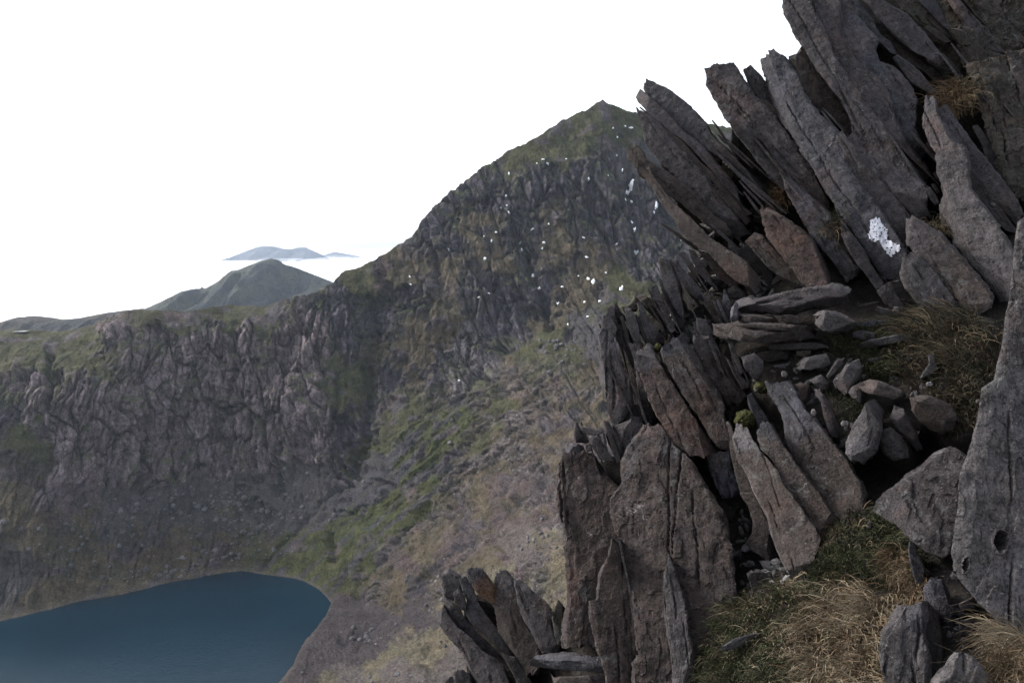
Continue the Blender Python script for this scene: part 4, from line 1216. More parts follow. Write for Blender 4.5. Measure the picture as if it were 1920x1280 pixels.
Tw('V6', [(385, 680), (430, 800), (470, 910), (520, 960)], [(430, 690), (460, 790), (500, 880), (545, 960)], tint='d', off=0.05)
Tw('V6', [(415, 570), (430, 680), (460, 790), (500, 880), (545, 960)], [(430, 560), (500, 700), (570, 800), (650, 880), (650, 940)], tint='g', off=0.02, th=0.3)
Tw('V6', [(390, 500), (440, 560), (500, 640), (590, 720), (690, 840)], [(470, 490), (560, 560), (620, 680), (680, 780), (730, 830)], tint='m', off=0.1)
Tw('V6', [(530, 430), (520, 480), (590, 580), (640, 700), (680, 790), (715, 835)], [(580, 390), (605, 460), (645, 560), (700, 680), (745, 790), (755, 815)], tint='l', off=-0.06, jag=1.3)
Tw('V6', [(600, 370), (660, 520), (740, 680), (770, 790)], [(630, 360), (700, 480), (790, 620), (835, 720), (830, 780)], tint='d', off=0.04)
Tw('V6', [(605, 160), (612, 260), (630, 360), (660, 450), (720, 560), (780, 660), (830, 710)], [(690, 170), (712, 250), (742, 340), (800, 440), (800, 530), (830, 640), (845, 700)], tint='l', off=-0.12, cracks=2, jag=1.4)
Tw('V6', [(715, 180), (720, 270), (760, 360), (830, 440), (900, 490), (980, 550)], [(760, 140), (790, 220), (860, 310), (930, 390), (1000, 470), (1005, 560)], tint='g', off=-0.14, cracks=2, jag=1.3)
Tw('V6', [(775, 125), (840, 200), (880, 270), (930, 350), (990, 415)], [(830, 110), (880, 190), (940, 270), (1010, 360), (1020, 400)], tint='g', off=-0.08)
Tw('V6', [(870, 90), (900, 180), (960, 280), (1040, 375)], [(920, 90), (1000, 220), (1070, 330), (1085, 375)], tint='b', off=0.0)
Tw('V6', [(1000, 560), (1050, 640), (1110, 735)], [(1050, 560), (1110, 660), (1145, 735)], tint='b', off=0.05)
Tw('V6', [(1085, 545), (1135, 650), (1185, 745)], [(1125, 550), (1175, 650), (1215, 745)], tint='g', off=0.0)
Tw('V6', [(1185, 450), (1175, 560), (1205, 680), (1235, 740)], [(1200, 450), (1240, 560), (1250, 650), (1265, 730)], tint='l', off=-0.05)
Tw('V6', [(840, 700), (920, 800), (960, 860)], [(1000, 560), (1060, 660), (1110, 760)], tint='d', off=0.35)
Tw('V6', [(950, 715), (955, 820), (990, 880), (1060, 960)], [(1030, 720), (1070, 830), (1100, 900), (1140, 960)], tint='g', off=0.02, jag=1.3)
Tw('V6', [(905, 735), (930, 820), (950, 880)], [(930, 735), (960, 810), (975, 880)], tint='g', off=0.0)
Tw('V7', [(930, -40), (930, 100), (960, 180), (1030, 320), (1110, 420), (1190, 500), (1240, 560)], [(1080, -20), (1130, 60), (1200, 180), (1270, 290), (1330, 400), (1375, 480), (1300, 560)], tint='b', off=0.0, top=('g', 0.3), cracks=2)
Tw('V7', [(622, 40), (640, 160), (720, 300), (820, 450), (900, 570), (980, 700), (1050, 830), (1130, 930), (1200, 990)], [(800, -65), (880, 50), (940, 150), (1000, 280), (1080, 400), (1150, 490), (1180, 580), (1178, 700), (1210, 780), (1228, 880), (1222, 990)], tint='b', off=-0.2, th=0.6, top=('u', 0.16), cracks=2)
o = Tw('V7', [(430, 20), (400, 170), (420, 260), (460, 350), (510, 500), (550, 600), (610, 720), (680, 810), (760, 920), (885, 1020)], [(500, 10), (560, 110), (610, 210), (700, 350), (780, 450), (860, 580), (930, 690), (1010, 810), (1080, 900), (1160, 985)], tint=(0.135, 0.106, 0.094), off=-0.3, th=0.6, top=('g', 0.22), cracks=1)
o['label'] = 'reddish slab leaning over the broad plate'
Tw('V7', [(330, 20), (375, 150), (400, 300), (420, 470), (460, 640), (515, 740)], [(420, 20), (420, 180), (460, 380), (525, 520), (545, 640), (538, 740)], tint='g', off=-0.06, cracks=2)
Tw('V7', [(560, 20), (600, 120), (700, 300), (800, 470)], [(620, 40), (650, 180), (740, 330), (840, 490)], tint='d', off=0.1)
Tw('W3', [(365, 260), (400, 350), (460, 425), (520, 450)], [(440, 210), (490, 300), (550, 400), (580, 450)], tint='g', off=-0.05, cracks=2, jag=1.4)
Tw('W3', [(495, 100), (520, 200), (560, 330), (610, 450)], [(560, 150), (620, 260), (665, 380), (655, 450)], tint='g', off=0.0, jag=1.4, cracks=2)
Tw('W3', [(580, 140), (640, 270), (690, 400)], [(790, 70), (820, 150), (790, 250), (740, 380)], tint='g', off=0.05, jag=1.6, cracks=3, rough=1.5)
Tw('W3', [(530, 0), (560, 60), (600, 150)], [(880, -40), (900, 60), (860, 140)], tint='d', off=0.25, cracks=2)

def splinters(parent, spots, seed):
    rs = np.random.default_rng(seed)
    for x, y, dx, dy, ln, n, off in spots:
        for q in range(n):
            a = rs.normal() * 0.10
            ux, uy = dx * math.cos(a) - dy * math.sin(a), dx * math.sin(a) + dy * math.cos(a)
            l = ln * rs.uniform(0.6, 1.3); w = rs.uniform(3, 8)
            cx, cy = x + rs.normal() * 16, y + rs.normal() * 12
            tt = np.linspace(0, 1, 6)
            bx, by = cx + ux * l * tt + rs.normal(size=6) * 0.8, cy + uy * l * tt
            hw = w * (0.35 + 0.65 * np.sin(np.pi * np.clip(tt * 0.85 + 0.12, 0, 1)))
            L_ = list(zip(bx - uy * hw * 0.5, by + ux * hw * 0.5)); R_ = list(zip(bx + uy * hw * 0.5, by - ux * hw * 0.5))
            if L_[2][0] > R_[2][0]:
                L_, R_ = R_, L_
            rock('shard', 'S', L_, R_, parent, tint=rs.choice(['g', 'l', 'b', 'd', 'g']), off=off + rs.uniform(-0.06, 0.08), th=0.22, cracks=0, res=2.6, jag=1.5, fat=0.5)


splinters(tower, [(1150, 600, 0.35, 0.94, 90, 5, -0.02), (1185, 590, 0.42, 0.9, 80, 4, 0.02), (1225, 560, 0.45, 0.89, 85, 5, 0.0), (1260, 520, 0.5, 0.86, 75, 5, -0.02), (1300, 500, 0.55, 0.83, 70, 4, 0.02),
                  (1150, 680, 0.3, 0.95, 100, 5, -0.1), (1180, 700, 0.36, 0.93, 90, 4, -0.06), (1330, 570, 0.5, 0.86, 60, 5, 0.02), (1110, 815, 0.4, 0.9, 50, 4, -0.02), (1150, 810, 0.35, 0.93, 55, 5, -0.02), (1365, 660, 0.35, 0.93, 60, 4, -0.04)], 77)
splinters(crag, [(1300, 420, 0.72, 0.69, 80, 4, -0.05), (1380, 480, 0.7, 0.71, 70, 4, 0.02), (1330, 350, 0.7, 0.71, 90, 3, -0.02), (1440, 440, 0.65, 0.76, 70, 3, 0.05), (1330, 260, 0.68, 0.73, 120, 4, -0.06), (1420, 250, 0.62, 0.78, 130, 4, 0.0), (1540, 200, 0.6, 0.8, 130, 4, 0.06), (1480, 330, 0.62, 0.78, 120, 4, 0.0), (1560, 420, 0.6, 0.8, 100, 4, 0.0), (1690, 250, 0.6, 0.8, 110, 3, -0.1), (1380, 340, 0.68, 0.73, 100, 4, 0.0), (1760, 90, 0.64, 0.77, 110, 4, -0.06), (1850, 180, 0.6, 0.8, 100, 4, -0.2)], 78)

# ------------------------------------------------------------------ broad plates below
plates = outcrop('slate_plates', tuple(pt(1250, 1280, np.array(4.9))), 'broad brown slate plates standing upright at lower centre')


def Pl(view, L, R, **kw):
    return rock(part_name(view, L, R, kw), view, L, R, plates, **kw)


Pl('W3', [(130, 410), (85, 490), (85, 620), (62, 750), (75, 880), (120, 1020), (150, 1150), (158, 1300), (170, 1450), (165, 1600), (195, 1720), (165, 1830), (145, 2000), (140, 2100)],
   [(385, 372), (430, 450), (490, 550), (560, 640), (620, 690), (640, 790), (640, 900), (640, 1000), (650, 1100), (640, 1200), (560, 1330), (520, 1430), (480, 1530), (440, 1590), (440, 1720), (460, 1850), (500, 2000), (520, 2100)],
   tint=(0.124, 0.103, 0.095), off=0.08, th=0.35, facets=0, cracks=1, tilt=-0.1)
Pl('W3', [(130, 410), (85, 490), (85, 620), (62, 750), (75, 870), (100, 990)], [(165, 405), (205, 560), (218, 660), (180, 760), (150, 850), (112, 990)], tint='p', off=0.03, jag=1.8, rough=1.8, th=0.2, cracks=2)
Pl('W5', [(150, -20), (165, 150), (180, 330), (165, 480), (170, 700), (158, 820)], [(200, -20), (240, 200), (300, 340), (350, 480), (365, 620), (375, 760)], tint='l', off=0.05, jag=1.5, rough=1.8, cracks=2, th=0.25)
Pl('W3', [(860, 150), (770, 270), (700, 330), (650, 450), (645, 560), (650, 640), (610, 700), (545, 800), (550, 900), (570, 980), (590, 1080), (650, 1230), (690, 1415), (730, 1645), (755, 1805), (762, 1945), (800, 2115), (825, 2215), (770, 2260), (760, 2460), (755, 2600)],
   [(1010, 130), (1045, 210), (1110, 320), (1200, 385), (1280, 455), (1330, 560), (1400, 680), (1460, 800), (1540, 900), (1580, 1050), (1600, 1165), (1640, 1315), (1660, 1465), (1680, 1595), (1730, 1765), (1730, 1865), (1640, 1955), (1560, 2025), (1400, 2125), (1300, 2180), (1310, 2300), (1290, 2460), (1290, 2600)],
   tint=(0.128, 0.106, 0.098), off=0.0, th=0.45, top=('l', 0.13), cracks=2, tilt=-0.12, facets=0)
Pl('W5', [(1032, 280), (1027, 500), (1042, 680), (1062, 850), (1092, 1000), (1102, 1150), (1100, 1400)], [(1080, 150), (1180, 400), (1220, 560), (1230, 700), (1250, 850), (1290, 1000), (1310, 1130), (1290, 1400)], tint='l', off=-0.05, th=0.2, cracks=2, rough=1.2)
Pl('W5', [(762, 640), (792, 900), (832, 1050), (772, 1090), (762, 1400)], [(860, 640), (950, 780), (1040, 900), (1080, 1050), (1090, 1400)], tint='l', off=-0.04, th=0.2, cracks=3, rough=1.3)
o = Pl('W5', [(580, 20), (545, 150), (480, 250), (458, 380), (435, 540), (372, 540), (370, 680), (400, 830), (440, 960), (480, 1060), (510, 1180), (530, 1290), (550, 1420)],
   [(640, 10), (670, 120), (700, 300), (730, 480), (752, 620), (757, 760), (797, 930), (818, 1050), (768, 1100), (757, 1290), (755, 1420)], tint=(0.122, 0.1, 0.092), off=-0.2, th=0.3, facets=0, cracks=2, jag=1.2, tilt=-0.08)
Pl('W5', [(620, -10), (650, 140), (690, 320), (720, 500), (742, 640), (748, 780), (785, 930), (800, 1040)], [(640, -10), (668, 130), (705, 310), (738, 490), (760, 630), (766, 770), (808, 930), (822, 1040)], tint='p', off=-0.16, th=0.12, jag=0.7, cracks=0)
Pl('W2', [(300, 370), (265, 480), (275, 570), (330, 700), (395, 810), (440, 930), (500, 1050), (580, 1190), (610, 1330), (660, 1470), (720, 1600), (790, 1730), (850, 1830)],
   [(385, 410), (440, 510), (500, 600), (600, 720), (650, 800), (700, 890), (790, 1000), (880, 1110), (950, 1220), (1050, 1360), (1040, 1450), (990, 1540), (960, 1650), (900, 1740), (890, 1830)], tint='b', off=-0.16, th=0.5, top=('p', 0.12), tilt=0.1, cracks=1)
Pl('W2', [(262, 480), (272, 570), (325, 705), (388, 820), (432, 940), (490, 1062), (570, 1205), (600, 1340), (652, 1490), (740, 1680)], [(285, 540), (350, 700), (420, 830), (470, 940), (530, 1062), (590, 1180), (625, 1320), (680, 1470), (740, 1590), (790, 1710)], tint='p', off=-0.17, th=0.2, cracks=0, rough=1.3)
Pl('W2', [(480, 400), (490, 500), (520, 590), (620, 680), (660, 790), (720, 900), (800, 1000), (890, 1110), (960, 1230), (1060, 1360)], [(570, 340), (640, 440), (720, 560), (790, 660), (860, 760), (940, 870), (1030, 970), (1090, 1080), (1160, 1180), (1225, 1280), (1170, 1340)], tint='b', off=-0.1, th=0.5, top=('u', 0.14), tilt=0.1)
Pl('W2', [(395, 110), (400, 190), (470, 330), (490, 420)], [(430, 85), (490, 190), (560, 290), (605, 380)], tint='u', off=-0.02)
Pl('W2', [(580, 0), (590, 100), (680, 210), (730, 330), (750, 450), (742, 530), (800, 650), (880, 760), (960, 880), (1040, 970), (1100, 1080), (1180, 1180), (1240, 1290)],
   [(760, -30), (830, 100), (900, 240), (1000, 330), (1080, 430), (1180, 560), (1260, 660), (1340, 790), (1400, 880), (1430, 1000), (1420, 1150), (1360, 1290)], tint='b', off=-0.02, th=0.5, top=('u', 0.42), cracks=2, tilt=0.1, facets=1)
Pl('W2', [(210, 350), (230, 460), (240, 600), (280, 800), (330, 990), (400, 1090), (440, 1240), (440, 1330), (370, 1430), (440, 1500), (600, 1600)], [(230, 345), (270, 450), (290, 580), (350, 750), (410, 870), (460, 1000), (530, 1130), (600, 1280), (620, 1400), (640, 1500), (660, 1590)], tint='b', off=0.08)
Pl('W2', [(20, 630), (60, 780), (110, 900), (180, 1030)], [(230, 600), (250, 740), (290, 880), (310, 1000)], tint='u', off=0.15, jag=1.6, rough=1.8, cracks=3)
Pl('W6', [(390, 940), (430, 1050), (470, 1180), (500, 1250)], [(470, 890), (560, 940), (640, 1010), (720, 1090)], tint='d', off=0.1, rough=1.6, cracks=2)
Pl('W6', [(100, 300), (180, 500), (260, 800), (300, 1050)], [(330, 230), (420, 400), (420, 700), (480, 900)], tint='d', off=0.6)

# ------------------------------------------------------------------ low cluster at lower left
cluster = outcrop('slate_cluster', tuple(pt(960, 1290, np.array(6.7))), 'low cluster of leaning slabs with an orange-stained block, lower centre left')


def Cl(view, L, R, **kw):
    kw.setdefault('fat', 1.7)
    return rock(part_name(view, L, R, kw), view, L, R, cluster, **kw)


Cl('W4', [(85, 180), (100, 280), (110, 340), (190, 400)], [(150, 140), (240, 190), (270, 260), (290, 320)], tint='p', off=0.0, bulge=0.15, rough=1.5)
Cl('W4', [(65, 500), (75, 600), (130, 690), (200, 780), (290, 870), (340, 1000), (400, 1110), (470, 1250), (500, 1400)], [(100, 480), (140, 560), (220, 660), (330, 750), (440, 860), (560, 930), (640, 1000), (680, 1120), (690, 1250), (700, 1400)], tint='g', off=-0.15, th=0.6, cracks=2)
Cl('W4', [(120, 360), (110, 460), (150, 560), (230, 640), (330, 730), (440, 840), (530, 890)], [(180, 400), (240, 480), (300, 590), (400, 700), (500, 790), (590, 880), (620, 935)], tint='g', off=-0.08, top=('l', 0.3))
Cl('W4', [(195, 350), (205, 420), (270, 485)], [(240, 305), (290, 370), (305, 450), (292, 485)], tint='l', off=-0.2, th=0.2, bulge=0.1)
Cl('W4', [(260, 210), (290, 330), (330, 420), (310, 500), (350, 600), (450, 690), (560, 790), (660, 890), (740, 945)], [(310, 200), (370, 310), (410, 430), (470, 520), (530, 610), (600, 690), (660, 770), (720, 860), (760, 950)], tint='g', off=-0.04, top=('u', 0.45), cracks=2)
o = Cl('W4', [(320, 150), (340, 210), (380, 270), (430, 360), (500, 410), (545, 430)], [(400, 120), (450, 140), (520, 220), (580, 290), (585, 330), (565, 425)], tint='o', off=-0.34, top=('p', 0.45), bulge=0.12, rough=1.3, cracks=2)
o['label'] = 'small orange-stained block'; o.name = 'block'
Cl('W4', [(600, 175), (580, 230), (575, 330), (565, 440), (590, 560), (600, 650), (660, 760), (740, 870), (800, 990), (860, 1060)], [(640, 160), (700, 230), (740, 300), (790, 420), (810, 540), (860, 640), (920, 730), (980, 830), (1030, 905), (920, 1020)], tint='b', off=-0.1, th=0.5, top=('l', 0.22))
Cl('W4', [(755, 230), (780, 330), (800, 460), (830, 570), (890, 660), (950, 770), (1020, 890)], [(800, 240), (880, 320), (980, 400), (1060, 480), (1085, 540), (1065, 600), (1100, 700), (1130, 790), (1125, 900)], tint='g', off=-0.02, th=0.5, top=('l', 0.4), cracks=2)
Cl('W4', [(1090, 550), (1110, 680), (1140, 780), (1190, 810)], [(1130, 420), (1190, 500), (1210, 580), (1215, 700), (1210, 800)], tint='m', off=0.0, rough=1.6)
Cl('W4', [(420, 430), (440, 480), (500, 560), (560, 620)], [(520, 440), (550, 480), (580, 560), (600, 650)], tint='d', off=0.25)
Cl('W4', [(640, 900), (700, 1000), (760, 1120), (800, 1300)], [(760, 940), (830, 1030), (900, 1150), (960, 1300)], tint='d', off=0.1, th=0.5)
Cl('W4', [(200, 1060), (220, 1150), (240, 1300)], [(260, 1040), (330, 1090), (370, 1300)], tint='l', off=-0.2, bulge=0.1)
Cl('W4', [(120, 1120), (125, 1200), (130, 1300)], [(200, 1100), (215, 1200), (220, 1300)], tint='l', off=-0.1)
Cl('W4', [(330, 1060), (370, 1180), (400, 1300)], [(380, 1050), (430, 1160), (470, 1300)], tint='d', off=0.0)

# ------------------------------------------------------------------ loose stones, every one a thing of its own
def stone(name, label, view, L, R, cat='stone', **kw):
    kw.setdefault('bulge', 0.12); kw.setdefault('mat', M_STONE); kw.setdefault('cracks', 1); kw.setdefault('ends', 0.5); kw.setdefault('taper', 0.75); kw.setdefault('facets', 8); kw.setdefault('fat', 0.6)
    return tag(rock(name, view, L, R, None, **kw), label, cat)


stone('capstone', 'long dark slate beam lying topmost on the stack below the crag', 'V8', [(290, 290), (320, 325), (420, 335), (560, 325), (700, 335), (820, 335), (950, 285), (1100, 265), (1200, 235), (1290, 220)],
      [(250, 225), (300, 205), (380, 190), (520, 180), (650, 145), (800, 110), (950, 90), (1100, 85), (1250, 75), (1345, 100)], 'slate beam', tint='g', off=-0.35, th=0.45, mat=M_SLATE, rough=1.6, cracks=3, jag=1.4, tilt=-0.5, bulge=0.1)
stone('slate_block', 'pale-ended block propping the left end of the top slate beam', 'V8', [(245, 280), (235, 380), (250, 405)], [(285, 225), (310, 300), (330, 400)], 'slate block', tint='p', off=-0.3)
stone('slate_block', 'dark low block between the two slate beams', 'V8', [(320, 395), (500, 405), (690, 415)], [(320, 330), (500, 325), (700, 335)], 'slate block', tint='b', off=-0.18, mat=M_SLATE)
stone('slate_beam', 'brown layered slate beam, the lower of the two in the stack', 'V8', [(60, 530), (150, 565), (300, 575), (500, 575), (700, 578), (900, 575), (1030, 545)], [(62, 425), (150, 410), (300, 402), (500, 415), (700, 425), (900, 440), (1040, 470)],
      'slate beam', tint='b', off=-0.4, th=0.4, mat=M_SLATE, rough=1.5, cracks=4, jag=1.3, tilt=-0.3, bulge=0.08)
stone('wedge_stone', 'small brown stone wedged between the two slate beams', 'V8', [(690, 390), (760, 417), (852, 415)], [(695, 340), (780, 330), (857, 360)], tint='b', off=-0.3)
stone('boulder', 'rounded grey boulder at the right end of the lower slate beam', 'V8', [(990, 420), (1050, 480), (1150, 507), (1270, 497), (1345, 440)], [(985, 330), (1060, 288), (1180, 300), (1290, 350), (1350, 408)], 'boulder', tint='l', off=-0.35, bulge=0.3, th=0.3)
stone('flat_stone', 'thin grey flat stone right of the rounded boulder', 'V8', [(1340, 445), (1460, 452), (1590, 432)], [(1350, 405), (1470, 390), (1612, 380)], tint='u', off=-0.12)
stone('flat_stone', 'blue-grey squarish flat stone below right of the rounded boulder', 'V8', [(1335, 540), (1440, 562), (1540, 552)], [(1345, 490), (1430, 474), (1530, 500)], tint='u', off=-0.16)
stone('flat_stone', 'long pale flat stone pointing left out of the grass', 'V8', [(1370, 622), (1480, 642), (1640, 622), (1790, 602), (1930, 608)], [(1385, 600), (1480, 565), (1640, 530), (1790, 505), (1930, 512)], tint='g', off=-0.2, th=0.2)
stone('flat_stone', 'dark flat slate tucked directly under the lower slate beam', 'V8', [(580, 642), (760, 652), (1000, 648), (1110, 632)], [(600, 600), (760, 590), (1000, 585), (1105, 610)], tint='d', off=-0.1)
stone('block_stone', 'pale rectangular stone lying flat in the middle of the rubble', 'V8', [(828, 822), (950, 832), (1080, 808), (1158, 768)], [(830, 780), (900, 712), (1020, 692), (1150, 684)], tint='p', off=-0.16, bulge=0.12, th=0.2)
stone('sliver_stone', 'narrow pale stone tilted between two larger pale stones', 'V8', [(1200, 740), (1140, 820), (1105, 885)], [(1265, 725), (1250, 790), (1200, 840), (1120, 908)], tint='l', off=-0.2)
stone('boulder', 'pale rounded stone with a flat lit face in the rubble', 'V8', [(1300, 770), (1230, 850), (1150, 930), (1180, 990), (1270, 1042)], [(1390, 745), (1430, 830), (1430, 920), (1370, 965), (1300, 1042)], 'boulder', tint='p', off=-0.22, th=0.25)
stone('block_stone', 'pale angular stone below the rounded pale stone', 'V8', [(1320, 990), (1290, 1040), (1340, 1090), (1400, 1122)], [(1420, 940), (1440, 1000), (1462, 1060), (1420, 1117)], tint='p', off=-0.14)
stone('block_stone', 'small grey block under the pale rectangular stone', 'V8', [(955, 910), (990, 960), (1050, 1000), (1110, 1012)], [(1060, 865), (1110, 920), (1137, 980), (1125, 1012)], tint='l', off=-0.1)
stone('flat_stone', 'long tan stone slanting down right beside the pale rounded stone', 'V8', [(1400, 985), (1440, 1030), (1560, 1060), (1700, 1110), (1770, 1132)], [(1410, 950), (1490, 925), (1620, 950), (1720, 1000), (1838, 1050)], tint=(0.19, 0.17, 0.16), off=-0.24, th=0.2)
stone('block_stone', 'rust-marked stone with white quartz left of the narrow wedge stone', 'V8', [(810, 960), (840, 1040), (880, 1132)], [(870, 945), (960, 980), (972, 1090), (950, 1132)], tint=(0.15, 0.12, 0.11), off=-0.06)
stone('sliver_stone', 'narrow tapering wedge stone pointing up in the rubble', 'W2', [(975, 20), (1050, 160), (1070, 280), (1110, 400), (1150, 490)], [(1040, 50), (1130, 160), (1180, 280), (1230, 370), (1255, 430), (1210, 485)], tint='g', off=-0.12)
stone('boulder', 'large pale pointed boulder standing in the rubble gully', 'W2', [(1470, 170), (1380, 290), (1320, 400), (1270, 530), (1260, 620), (1340, 690)], [(1560, 120), (1640, 200), (1620, 330), (1590, 460), (1560, 570), (1530, 620), (1440, 712)], 'boulder', tint='p', off=-0.3, bulge=0.22, th=0.35, cracks=2, rough=1.4)
stone('slate_block', 'dark slab leaning right of the large pale pointed boulder', 'W1', [(740, 770), (700, 880), (780, 970), (860, 1050), (940, 1180)], [(830, 790), (880, 870), (930, 960), (960, 1010), (1010, 1160)], 'slate block', tint='g', off=-0.08)
stone('boulder', 'round dark brown boulder in the shadowed ledge', 'W1', [(900, 690), (910, 820), (970, 920), (1080, 990), (1200, 1032)], [(960, 678), (1100, 690), (1260, 760), (1312, 880), (1270, 1005)], 'boulder', tint='b', off=-0.2, bulge=0.25, th=0.3)
stone('slate_block', 'dark pitted stone just below right of the large pale pointed boulder', 'W1', [(640, 990), (600, 1080), (660, 1190), (760, 1255)], [(700, 970), (800, 1040), (872, 1120), (872, 1235)], 'slate block', tint='g', off=-0.1)
stone('block_stone', 'grey diamond-shaped block at the left edge of the rubble', 'V8', [(320, 720), (370, 830), (470, 932)], [(460, 680), (560, 780), (592, 830), (490, 925)], tint='g', off=-0.2, bulge=0.1)
stone('sliver_stone', 'upright splinter left of the grey diamond-shaped block', 'V8', [(215, 585), (250, 700), (300, 800), (330, 872)], [(262, 590), (300, 700), (340, 800), (347, 855)], tint='l', off=-0.1)
stone('sliver_stone', 'dark splinter lying below the grey diamond-shaped block', 'V8', [(200, 720), (270, 880), (340, 995)], [(240, 760), (330, 880), (420, 960), (405, 992)], tint='g', off=0.0)
stone('sliver_stone', 'thin blue slate chip left of the pale rectangular stone', 'V8', [(622, 803), (700, 818), (760, 790)], [(640, 790), (700, 780), (772, 766)], tint='u', off=-0.12, th=0.06)
stone('flat_stone', 'dark slate plates stacked left of the pale rectangular stone', 'V8', [(480, 740), (600, 770), (720, 740), (820, 760)], [(480, 660), (620, 650), (720, 640), (830, 690)], tint='d', off=0.0, rough=1.8, cracks=3)
stone('flat_stone', 'mossy flat stone just above the pale rectangular stone', 'V8', [(830, 700), (900, 715), (960, 690)], [(830, 665), (900, 655), (960, 660)], tint='m', off=-0.06)
stone('flat_stone', 'small white flat stone in the grass below the long pale flat stone', 'W1', [(500, 362), (580, 388), (650, 345)], [(515, 348), (580, 335), (652, 332)], tint='p', off=-0.1, th=0.06)
stone('odd_stone', 'pale crooked upright stone in the dry grass', 'W1', [(1060, 310), (1065, 390), (1000, 480), (988, 520)], [(1110, 303), (1122, 390), (1152, 440), (1060, 502)], tint='p', off=-0.16, th=0.12, mat=M_STONE)
stone('block_stone', 'dull green-grey block behind the round dark brown boulder', 'W1', [(1160, 600), (1180, 640), (1240, 640)], [(1170, 560), (1240, 560), (1255, 620)], tint='m', off=-0.08)
stone('flat_stone', 'half-buried slate below the crag foot, left of the grass', 'V8', [(1545, 300), (1640, 340), (1800, 390)], [(1560, 262), (1680, 290), (1830, 378)], tint='g', off=-0.1)
stone('sliver_stone', 'thin dark slate sheet lying behind the rounded boulder', 'V8', [(1370, 262), (1470, 252), (1570, 226)], [(1400, 245), (1480, 228), (1570, 214)], tint='g', off=-0.05, th=0.06)
# chockstones in the crack
for lab, L, R, t in (('small slab jammed highest in the crack of the crag', [(1035, 520), (1060, 580), (1110, 645)], [(1070, 508), (1112, 570), (1147, 645)], 'g'),
                     ('oblong stone jammed lowest in the crack of the crag', [(1030, 930), (1070, 1020), (1120, 1082)], [(1080, 918), (1132, 990), (1158, 1050)], 'l'),
                     ('short stone jammed just above the oblong one in the crack', [(1085, 890), (1110, 940), (1140, 975)], [(1115, 883), (1140, 915), (1157, 955)], 'g'),
                     ('thin chip jammed midway in the crack of the crag', [(1098, 790), (1115, 820), (1132, 845)], [(1115, 778), (1130, 805), (1148, 832)], 'g')):
    stone('chockstone', lab, 'V4', L, R, tint=t, off=-0.05, th=0.16)
# stones on the shoulder of the left tower
stone('flat_stone', 'pale flat stone perched on the left shoulder of the slate tower', 'W3', [(272, 165), (350, 212), (420, 225), (480, 198)], [(290, 138), (360, 150), (430, 168), (497, 178)], tint='p', off=-0.2, th=0.1)
stone('sliver_stone', 'thin upright stone behind the pale perched stone on the left shoulder', 'W3', [(212, 110), (215, 200), (235, 285)], [(250, 108), (300, 190), (360, 245), (345, 290)], tint='g', off=0.0, th=0.12)
stone('block_stone', 'grey block perched at the outer left edge of the slate tower', 'W3', [(138, 300), (150, 380), (210, 435)], [(200, 283), (300, 310), (318, 350), (262, 425)], tint='g', off=-0.12, th=0.25)
stone('pebble', 'small rounded stone beside the grey block on the left shoulder', 'W3', [(320, 305), (318, 345), (330, 372)], [(365, 285), (385, 320), (385, 355)], tint='l', off=-0.15, th=0.1)
# lower centre and right
stone('slate_block', 'blue-grey flat-topped block at the foot of the lower cluster', 'W4', [(865, 1050), (940, 1112), (1080, 1095), (1250, 1085), (1400, 1075), (1600, 1068)], [(925, 920), (1010, 900), (1150, 890), (1280, 878), (1400, 890), (1560, 935)],
      'slate block', tint=(0.15, 0.16, 0.185), off=-0.45, th=0.3, tilt=0.35, rough=1.3, mat=M_SLATE, bulge=0.03)
stone('slate_block', 'brown slate layer under the blue-grey flat-topped block', 'W4', [(950, 1160), (1100, 1190), (1300, 1180), (1600, 1150)], [(940, 1112), (1090, 1098), (1300, 1088), (1600, 1072)], 'slate block', tint='b', off=-0.42, th=0.3, mat=M_SLATE)
stone('boulder', 'grey wedge-shaped boulder with a sharp left point beside the big boulder', 'W8', [(1250, 192), (1080, 290), (900, 415), (720, 550), (600, 650), (560, 735), (640, 790), (780, 870), (880, 960), (980, 1060), (1040, 1110)],
      [(1300, 198), (1420, 300), (1430, 380), (1400, 480), (1390, 620), (1390, 800), (1380, 900), (1320, 1020), (1280, 1100), (1230, 1150), (1190, 1172)], 'boulder', tint='g', off=-0.3, th=0.5, bulge=0.02, ends=0.2, cracks=1, mat=M_STONE, tilt=0.0, facets=3)


def boulder_depth(px, py):
    return 3.55 - 0.0007 * (py - 420) + 0.0012 * np.abs(px - 2000)


stone('boulder', 'huge pale pitted boulder with a round hole filling the right edge', 'S',
      [(1916, 412), (1908, 470), (1897, 560), (1886, 620), (1882, 650), (1872, 690), (1866, 712), (1843, 727), (1838, 770), (1832, 800), (1818, 850), (1801, 890), (1799, 940), (1791, 990), (1786, 1035), (1800, 1080), (1840, 1130), (1885, 1172), (1920, 1205), (1975, 1270)],
      [(1990, 360), (2110, 470), (2110, 560), (2110, 620), (2110, 650), (2110, 690), (2110, 712), (2110, 727), (2110, 770), (2110, 800), (2110, 850), (2110, 890), (2110, 940), (2110, 990), (2110, 1035), (2110, 1080), (2110, 1130), (2110, 1180), (2110, 1225), (2080, 1290)],
      'boulder', tint=(0.185, 0.182, 0.186), d=boulder_depth, th=0.9, bulge=0.02, res=1.7, cracks=1, ends=0.3, tilt=0.0, mat=M_PITTED, taper=0.9, rough=0.65, facets=0, fat=1.0,
      jag=0.5, holes=((1878, 1014, 14, 17, 0.2), (1812, 1058, 5, 12, 0.1)))
